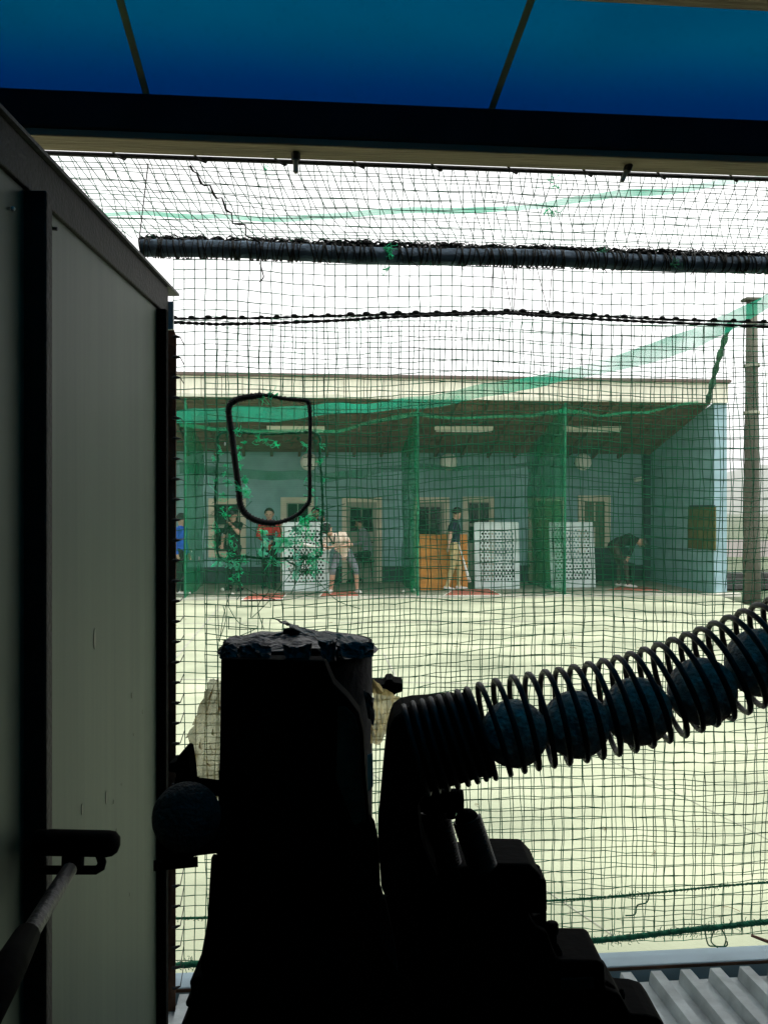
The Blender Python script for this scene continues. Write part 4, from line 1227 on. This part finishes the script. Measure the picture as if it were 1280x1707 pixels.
# ================================================================== PARTITION DOOR (left)
Xp = -.537       # camera-space plane of the partition (parallel to the view)
def W(xc, d, z): return Vector((0,0,0)) + FWD*d + RGT*xc + UP*z
ZT = CAMZ + (853-492)/F*2.3
pd = empty('partition', W(Xp,1.8,.25), 'green-grey sheet partition in a dark steel frame beside the machine', 'partition')
def cbox(xa, xb, da, db, za, zb, name, m, bev=.003, parent=None):
    c = W((xa+xb)/2,(da+db)/2,(za+zb)/2)
    return MB().obox(c, RGT*((xb-xa)/2), FWD*((db-da)/2), UP*((zb-za)/2)).build(name, M[m], parent or pd, bevel=bev)
cbox(Xp-.012, Xp-.004, 1.40, 2.16, .25, ZT-.06, 'panel', 'panel', .0)
cbox(Xp-.012, Xp-.004, .35, 1.40-.002, .25, ZT-.06, 'panel', 'panel', .0)
cbox(Xp-.04, Xp+.004, .3, 2.225, ZT-.068, ZT, 'top_rail', 'brownframe')
cbox(Xp-.045, Xp+.012, .3, 2.31, ZT+.001, ZT+.007, 'flashing', 'steel', .0)
cbox(Xp-.045, Xp+.030, 1.352, 1.378, .25, ZT-.069, 'post', 'brownframe')
cbox(Xp-.045, Xp+.019, 2.14, 2.165, .25, ZT-.069, 'post', 'machine')
cbox(Xp-.02, Xp+.014, 2.233, 2.243, ZT-.10, ZT-.03, 'hinge_plate', 'whitebit', .001)
for (d_, z_) in ((1.30, CAMZ+(853-347)/F*1.30),):
    MB().sphere(W(Xp+.001,d_,z_), .0035, 10, 6).build('screw', M['whitebit'], pd, smooth=True)
sc = P(93, 352, 1.475); MB().tube([W(Xp-.002,1.475,sc.z+.006), W(Xp+.001,1.475,sc.z+.006)], .005, 10).build('screw', M['whitebit'], pd, smooth=True)
MB().tube([P(84,380,1.44), P(96,381,1.44)], .003, 6).build('hook', M['steel'], pd)
pr = random.Random(9)
for px,py,l_ in [(161,1065,.040),(180,1330,.026),(240,1187,.010),(140,1350,.020),(222,1160,.012),(197,1385,.010),(219,1492,.008),(192,1337,.008),(205,1308,.005),(225,1225,.006)]:
    d_ = (-Xp)*F/(640-px); c = W(Xp-.0035, d_, CAMZ-(py-853.5)/F*d_)
    MB().prism([c+FWD*(l_*.17*math.cos(a_*math.pi/6))+UP*(l_*.5*math.sin(a_*math.pi/6)) for a_ in range(12)], RGT*.0006).build('paint_drip', M['drip'], pd)
# rusty angle the net edge is laced to
an = empty('net_frame_angle', PY(288,1200,2.40), 'rusty brown upright angle with the net edge laced to it', 'frame')
A0 = P(281, 545, 2.40); A1 = P(293, 545, 2.40); zlow = .28
yy0 = P(278,1700,2.42)
MB().prism([P(280,540,2.42),P(288,545,2.42),P(293.5,560,2.42),Vector((*P(292,560,2.42).xy,zlow)),Vector((*P(280,560,2.42).xy,zlow))], FWD*.006).build('flange', M['rust'], an)
MB().obox((P(280.5,560,2.42)+Vector((*P(280.5,560,2.42).xy,0)))*.5*1.0 if False else Vector((P(279.5,560,2.43).x, P(279.5,560,2.43).y, (P(0,545,2.42).z+zlow)/2)), RGT*.003, FWD*.02, UP*((P(0,545,2.42).z-zlow)/2)).build('web', M['rust'], an)
kz = P(0,560,2.4).z
while kz > zlow+.05:
    p = P(292,560,2.41); c = Vector((p.x,p.y,kz))
    MB().tube([c+RGT*-.008, c+RGT*-.003+FWD*-.005, c+RGT*.003+FWD*-.004, c+RGT*.009+FWD*.002, c+RGT*.013+FWD*.004, Vector((XA+CELL,YN,kz+.001))], [.002,.0042,.0046,.0034,.0013,.0012], 6).build('lacing_knot', M['rope_black'], an, smooth=True)
    kz -= .0545

# latch on the partition post and the rod in front of it
lt = empty('latch_bolt', P(140,1410,1.36), 'black barrel latch sticking out from the partition post', 'latch')
dl = 1.33
MB().tube([P(60,1405,dl),P(90,1405,dl),P(180,1407,dl),P(190,1407,dl),P(197,1408,dl),P(200,1408,dl)], [.0185,.019,.019,.0175,.012,.003], 16).build('barrel', M['machine'], lt, smooth=True)
br_ = [(70,1427),(105,1427),(102,1437),(106,1445),(70,1445),(70,1458),(160,1459),(172,1450),(176,1440),(174,1425),(148,1425),(148,1428),(150,1434),(147,1442),(141,1443),(141,1425),(90,1423)]
ring = MB()
ring.tube([P(70,1451,dl),P(160,1451,dl),P(168,1446,dl),P(170,1438,dl),P(166,1424,dl)], .007, 8)
ring.tube([P(122,1424,dl),P(121,1452,dl)], .0165, 10)
ring.build('bracket', M['machine'], lt, smooth=True)
lv = empty('lever_rod', P(60,1530,1.2), 'worn steel lever rod slanting up to the latch', 'lever')
MB().tube([P(116,1450,1.28),P(100,1475,1.24),P(50,1556,1.10),P(20,1610,1.02),P(-60,1760,.85)], [.0105,.011,.0115,.014,.016], 12).build('rod', mat('worn_rod',(.014,.014,.014),.5,.6,30,.3,90), lv, smooth=True)
MB().tube([P(45,1560,1.08),P(15,1615,1.0),P(-70,1770,.83)], [.0155,.019,.020], 12).build('grip', M['machine'], lv, smooth=True)

# ================================================================== PITCHING MACHINE
DM = 1.06
mach = empty('pitching_machine', Vector((*P(500,1600,DM+.1).xy, ZFL-.05)), 'black pitching machine with torn plastic wrap on its tall housing', 'pitching machine')
def out(pts, d, depth, name, m, bev=.006, parent=None, smooth=False):
    return MB().prism([P(x_,y_,d) for x_,y_ in pts], FWD*depth).build(name, M[m], parent or mach, bevel=bev, smooth=smooth)
yfl = 853.5+(CAMZ-ZFL+.05)*F/DM
# front cover with the sloping shoulder
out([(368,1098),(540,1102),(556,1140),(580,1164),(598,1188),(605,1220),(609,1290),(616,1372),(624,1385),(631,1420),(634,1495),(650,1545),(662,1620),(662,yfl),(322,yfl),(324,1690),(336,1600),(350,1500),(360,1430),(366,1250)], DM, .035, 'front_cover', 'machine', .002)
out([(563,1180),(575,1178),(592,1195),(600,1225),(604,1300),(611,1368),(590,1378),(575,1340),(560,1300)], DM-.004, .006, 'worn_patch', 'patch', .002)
out([(633,1500),(642,1502),(648,1530),(660,1590),(664,1625),(645,1600),(634,1560)], DM-.01, .02, 'side_guard', 'machine2', .003)
# drum behind
dc = P(497, 1090, DM+.145)
rad = 124/F*(DM+.145)
ztop_d = P(0,1088,DM+.145-rad).z
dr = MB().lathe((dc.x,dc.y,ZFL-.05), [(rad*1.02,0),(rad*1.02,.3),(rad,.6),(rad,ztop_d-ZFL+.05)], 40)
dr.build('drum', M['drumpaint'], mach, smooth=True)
# lid: shallow cone with crumpled wrap, knob
ztl = P(0,1062,DM+.14).z
lid = MB(); nr, na = 9, 56
vs = []
for j in range(nr+1):
    t = j/nr
    for i in range(na):
        a = 2*math.pi*i/na
        rr = rad*1.015*(1-t)+.004
        wr = .0045*nz(math.cos(a)*3+t*2,math.sin(a)*3,t*5)+.0028*nz(a*6,t*9,2)
        if j == 0: rr += .002+.3*abs(wr); 
        z = ztop_d-.012*(j==0) + (ztl-ztop_d+.004)*(t**1.05) + wr*(1 if t < .95 else .3)
        vs.append((dc.x+rr*math.cos(a)-.012*t, dc.y+rr*math.sin(a), z))
lid.add(vs, [(j*na+i,j*na+(i+1)%na,(j+1)*na+(i+1)%na,(j+1)*na+i) for j in range(nr) for i in range(na)])
lid.build('lid', M['lid'], mach, smooth=False)
kc = P(486, 1064, DM+.145)
MB().lathe(kc-UP*.012, [(.010,0),(.010,.008),(.0085,.012),(.0085,.018),(.0115,.0185),(.0115,.022),(.009,.025),(.002,.026)], 14).build('lid_knob', M['machine'], mach, smooth=True)

def crumple(name, outline_a, outline_b, d_a, d_b, m, amp, parent, n_=18, k_=10, seed=1.):
    "crumpled film between two edge polylines given in photograph pixels"
    A = lerp_list([P(x_,y_,d_a) for x_,y_ in outline_a], n_); B_ = lerp_list([P(x_,y_,d_b) for x_,y_ in outline_b], n_)
    vs = []
    for i in range(n_+1):
        for j in range(k_+1):
            p = A[i].lerp(B_[i], j/k_)
            q = nz(i*.55,j*.5,seed)*amp+nz(i*1.4,j*1.3,seed+9)*amp*.45
            vs.append(p+FWD*q*1.6+RGT*q*.25+UP*nz(i*.8,j*.8,seed+5)*amp*.4)
    s = MB(); s.add(vs, [(i*(k_+1)+j,(i+1)*(k_+1)+j,(i+1)*(k_+1)+j+1,i*(k_+1)+j+1) for i in range(n_) for j in range(k_)])
    o = s.build(name, M[m], parent)
    if m != 'plastic':
        sm_ = o.modifiers.new('thick','SOLIDIFY'); sm_.thickness = .0008
    return o
w1 = crumple('plastic_wrap', [(352,1131),(338,1165),(322,1205),(312,1230),(316,1265),(320,1300),(345,1325)], [(372,1136),(372,1170),(372,1210),(372,1240),(372,1270),(372,1300),(372,1340)], 1.13, 1.17, 'plastic', .012, mach, 26, 12, 1.)
w2 = crumple('plastic_wrap', [(622,1132),(640,1148),(668,1164),(698,1186)], [(618,1240),(634,1242),(646,1215),(660,1192)], 1.17, 1.15, 'plastic', .008, mach, 16, 10, 2.)
w3 = crumple('plastic_wrap', [(459,1032),(485,1040),(525,1053),(570,1058),(620,1074)], [(470,1037),(490,1046),(530,1066),(575,1078),(612,1088)], 1.13, 1.085, 'pale_wrap', .008, mach, 22, 6, 3.)
w4 = crumple('plastic_wrap', [(366,1076),(376,1078),(386,1076)], [(363,1088),(374,1092),(392,1084)], 1.20, 1.18, 'plastic', .006, mach, 6, 4, 4.)
crumple('plastic_wrap', [(470,1058),(475,1052),(500,1053),(515,1060)], [(468,1064),(478,1066),(500,1066),(516,1068)], 1.33, 1.31, 'plastic', .004, mach, 8, 4, 6.)
crumple('torn_tape', [(605,1150),(615,1155),(622,1165)], [(612,1190),(618,1200),(622,1210)], 1.05, 1.05, 'lid', .006, mach, 8, 6, 5.)
for pa_, pb_2, sd_2 in [([(364,1088),(372,1078),(392,1072)],[(370,1104),(380,1100),(398,1096)],11.),([(398,1078),(425,1072),(452,1078)],[(402,1102),(430,1100),(450,1096)],12.),([(470,1074),(495,1080),(520,1072)],[(476,1098),(498,1108),(516,1100)],13.),([(560,1076),(590,1070),(624,1072)],[(566,1094),(596,1098),(622,1094)],14.),([(530,1068),(548,1070),(562,1064)],[(536,1094),(548,1104),(558,1092)],15.)]:
    crumple('torn_cover', pa_, pb_2, 1.088, 1.072, 'lid', .005, mach, 10, 6, sd_2)
out([(612,1260),(621,1256),(622,1312),(613,1322)], 1.05, .004, 'pale_label', 'label', .001)
# upper right stub and feed throat (black mass between housing and spring)
out([(618,1141),(640,1142),(643,1134),(654,1133),(655,1138),(671,1140),(671,1154),(660,1157),(655,1162),(620,1156)], 1.24, .05, 'clamp_screw', 'machine', .003)
out([(655,1198),(672,1190),(690,1186),(720,1184),(762,1180),(785,1190),(785,1288),(770,1304),(735,1318),(705,1330),(700,1345),(706,1400),(715,1425),(735,1465),(700,1500),(636,1500),(630,1400),(638,1310),(645,1240)], 1.03, .10, 'feed_throat', 'machine', .01)
# feed spring
axis_px = [(690,1250),(740,1238),(790,1224),(850,1209),(905,1199),(960,1190),(1060,1168),(1170,1131),(1265,1092),(1340,1060),(1420,1022),(1520,972),(1640,910),(1760,850)]
axp = [P(x_,y_,.985) for x_,y_ in axis_px]
def cr(L_, t):
    t = max(0,min(len(L_)-1.0001,t)); a = int(t); f_ = t-a
    p0,p1,p2,p3 = L_[max(a-1,0)],L_[a],L_[a+1],L_[min(a+2,len(L_)-1)]
    return .5*((2*p1)+(-p0+p2)*f_+(2*p0-5*p1+4*p2-p3)*f_*f_+(-p0+3*p1-3*p2+p3)*f_**3)
dense = [cr(axp, i/40) for i in range(40*(len(axp)-1))]
cum = [0]
for i in range(1,len(dense)): cum.append(cum[-1]+(dense[i]-dense[i-1]).length)
def at_len(s):
    i = min(len(cum)-2, max(0, int(np.searchsorted(cum, s))-1)); f_ = (s-cum[i])/max(1e-9,cum[i+1]-cum[i])
    t = (dense[min(i+6,len(dense)-1)]-dense[max(i-6,0)]).normalized()
    return dense[i].lerp(dense[i+1], f_), t
pts = []; s = 0.0; th = 0.0
while s < cum[-1]-.001:
    p, t = at_len(s)
    nn = (UP - t*UP.dot(t)).normalized(); bb = nn.cross(t)
    if bb.dot(FWD) > 0: bb = -bb
    pxx = px_of(p)[0]
    rr = .0505 if pxx > 800 else .0490
    pts.append(p + rr*(math.cos(th)*nn+math.sin(th)*bb))
    pitch = .0172 if pxx > 805 else .0105
    th += 2*math.pi/22; s += pitch/22
spring = MB().tube(pts, .0032, 8).build('feed_spring', M['spring'], None, smooth=True)
tag(spring, 'dark steel coil spring feed tube holding a row of balls', 'spring')
# sleeve in the dense end of the spring
MB().tube([P(690,1250,.985),P(745,1236,.985),P(795,1222,.985)], [.047,.047,.046], 24).build('spring_sleeve', M['machine'], mach, smooth=True)
MB().lathe(P(795,1222,.985), [(.045,-.004),(.049,-.003),(.049,.004),(.045,.005)], 28, (axp[3]-axp[2])).build('collar', M['machine'], mach, smooth=True)
def ballfn(seed):
    def fn(d):
        q = d*13+Vector((seed,seed*2,0))
        dist = noise.voronoi(q)[0][0]
        return 1+.034*min(.5,dist)-.012+.008*noise.noise(d*26)
    return fn
for i,((cx,cy),r,lab) in enumerate([((857,1223),.0365,'deepest in the coil spring, next to the machine'),((960,1208),.0365,'second from the machine in the coil spring'),((1062,1186),.0368,'third from the machine in the coil spring'),((1170,1153),.0368,'fourth from the machine in the coil spring'),((1266,1105),.0368,'last in the coil spring, cut by the frame edge')]):
    c = P(cx,cy,.985)
    tag(MB().sphere(Vector((0,0,0)), r, 72, 44, fn=ballfn(i+1.5)).build('rubber_ball', M['ball'], smooth=True), 'grey dimpled rubber ball '+lab, 'ball', 'rubber balls at the machine').location = c
c = P(311,1362,1.0)
o = tag(MB().sphere(Vector((0,0,0)), .0375, 72, 44, fn=ballfn(8.2)).build('rubber_ball', mat('dark_rubber_ball',(.045,.036,.032),.6,.4,30,.8,190), smooth=True), 'dark dimpled rubber ball resting on the cradle left of the machine', 'ball', 'rubber balls at the machine'); o.location = c
# cradle arm under the left ball, clamp above it
out([(268,1412),(290,1418),(330,1412),(372,1402),(372,1424),(330,1429),(316,1432),(312,1443),(290,1446),(268,1446)], .985, .05, 'cradle', 'machine', .004)
MB().tube([P(256,1444,.99),P(330,1437,1.0)], .0058, 10).build('cradle_pin', M['machine'], mach, smooth=True)
out([(300,1258),(304,1252),(311,1252),(314,1266),(319,1312),(300,1312),(292,1300),(292,1288),(280,1288),(280,1273),(293,1272),(296,1262)], 1.09, .04, 'clamp', 'machine', .003)
MB().tube([P(300,1300,1.10),P(330,1310,1.12),P(372,1315,1.14)], .010, 8).build('clamp_arm', M['machine'], mach, smooth=True)
# chain guard on the housing's left edge
for k_ in range(9):
    y_ = 1436+k_*17
    MB().tube([P(354-.9*k_,y_,1.1),P(366-.6*k_,y_,1.1)], .005, 6).build('chain_link', M['machine'], mach)
out([(352,1430),(358,1430),(350,1560),(338,1600),(334,1600),(345,1540)], 1.10, .012, 'chain_guard', 'machine', .001)
out([(315,1638),(322,1632),(360,1632),(360,1720),(300,1720),(302,1707),(312,1700),(318,1682),(308,1680),(310,1668),(320,1668)], 1.04, .08, 'base_block', 'machine', .004)

# return springs, box and linkages right of the housing
def spring_straight(a, b_, rad_, wire, turns, name, parent):
    a = Vector(a); b_ = Vector(b_); d = (b_-a); t = d.normalized(); s1 = t.cross(FWD).normalized(); s2 = t.cross(s1)
    n_ = int(turns*14)
    MB().tube([a+d*(i/n_)+rad_*(math.cos(2*math.pi*turns*i/n_)*s1+math.sin(2*math.pi*turns*i/n_)*s2) for i in range(n_+1)], wire, 6).build(name, M['spring'], parent, smooth=True)
    MB().tube([a-t*rad_*.75,a-t*rad_*.55,a-t*rad_*.2,a+d*.05,b_-d*.02], [rad_*.25,rad_*.62,rad_*.86,rad_*.9,rad_*.9], 14).build(name.replace('spring','core'), M['machine'], parent, smooth=True)
spring_straight(P(778,1366,1.10), P(806,1450,1.10), .0165, .0019, 20, 'return_spring', mach)
spring_straight(P(724,1350,1.12), P(750,1460,1.12), .0165, .0019, 24, 'return_spring', mach)
MB().tube([P(690,1335,1.10),P(764,1335,1.10),P(772,1335,1.10)], [.014,.0145,.013], 14).build('spring_pin', M['machine'], mach, smooth=True)
MB().tube([P(752,1345,1.10),P(752,1364,1.10)], .006, 8).build('pin_screw', M['machine'], mach)
out([(690,1470),(745,1450),(830,1441),(884,1442),(902,1461),(905,1470),(905,1520),(898,1526),(880,1524),(893,1545),(912,1556),(924,1588),(930,1602),(1000,1603),(1008,1610),(1009,1650),(1016,1652),(1034,1660),(1047,1684),(1050,1692),(1080,1694),(1100,1700),(1115,1722),(1115,2200),(640,2200),(640,1500)], 1.10, .09, 'gearbox', 'machine', .006)
out([(905,1466),(911,1470),(912,1520),(908,1527),(900,1526),(900,1468)], 1.09, .05, 'side_plate', 'machine', .002)
MB().tube([P(874,1446,1.13),P(874,1436,1.13)], .0035, 8).build('bolt', M['machine'], mach)
MB().tube([P(874,1436.5,1.13),P(874,1434,1.13),P(874,1430,1.13),P(874,1427.5,1.13)], [.003,.0047,.0047,.003], 10).build('bolt_head', M['machine'], mach)
MB().tube([P(829,1444,1.13),P(829,1432,1.13)], [.004,.0045], 8).build('bolt', M['machine'], mach)
MB().tube([P(903,1522,1.12),P(904,1575,1.12)], .006, 8).build('link_rod', M['machine'], mach)
MB().tube([P(921,1600,1.12),P(920,1556,1.12)], .006, 8).build('knob_stem', M['machine'], mach)
MB().lathe(P(920,1558,1.12), [(.006,0),(.0078,.002),(.0082,.006),(.0082,.012),(.007,.0145),(.004,.0155)], 14).build('knob', M['machine'], mach, smooth=True)
MB().lathe(P(955,1606,1.14), [(.016,0),(.016,.004),(.010,.008),(.002,.009)], 14).build('boss', M['machine'], mach, smooth=True)
out([(936,1634),(990,1632),(990,1650),(936,1653)], 1.095, .006, 'grey_plate', 'machine2', .001)
MB().tube([P(648+38*math.cos(a_),1648-28*math.sin(a_),1.085) for a_ in [i/14*2.2+.1 for i in range(15)]], .0015, 5).build('wire', M['machine2'], mach, smooth=True)
for (a,b_) in (((660,1620),(700,1600)),((650,1660),(705,1690))):
    MB().tube([P(*a,1.09),P(*b_,1.09)], .004, 6).build('cable', M['machine'], mach, smooth=True)
for pts_ in ([(893,1535),(905,1548),(916,1552),(926,1545)],[(925,1575),(932,1590),(930,1604)],[(880,1524),(888,1533),(896,1530)],[(1008,1640),(1020,1648),(1030,1664)],[(700,1400),(712,1440),(722,1452)]):
    MB().tube([P(x_,y_,1.115) for x_,y_ in pts_], .0045, 7).build('cable', M['machine'], mach, smooth=True)
for x_,y_,r_ in ((838,1439,.0042),(858,1440,.0055),(897,1453,.004),(990,1601,.006),(1036,1658,.005),(1062,1692,.007)):
    MB().lathe(P(x_,y_,1.13)-UP*.004, [(r_,0),(r_,.006),(r_*.6,.0065),(r_*.6,.010),(r_*.2,.011)], 6).build('bolt_head', M['machine'], mach)
for xx,yy in ((-.10,.0),(.30,.0),(-.10,.2),(.30,.2)):
    c = P(500,1600,DM+.05); MB().box((c.x+xx-.03,c.y+yy-.03,ZFL-.049),(c.x+xx+.03,c.y+yy+.03,ZFL+.05)).build('foot', M['machine'], mach)

# ================================================================== HAZE
hz = MB().box((-910,-310,-1.05),(1510,2010,135)).build('haze', None)
hz.data.materials.clear()
hm_ = bpy.data.materials.new('pale_haze'); hm_.use_nodes = True
t = hm_.node_tree; t.nodes.clear()
ho = t.nodes.new('ShaderNodeOutputMaterial'); pv = t.nodes.new('ShaderNodeVolumePrincipled')
pv.inputs['Color'].default_value = (.96,.96,.96,1); pv.inputs['Density'].default_value = .0005; pv.inputs['Anisotropy'].default_value = .2
t.links.new(pv.outputs[0], ho.inputs['Volume'])
hz.data.materials.append(hm_)
tag(hz, 'pale haze in the air over the far hillside', 'haze', kind='stuff')
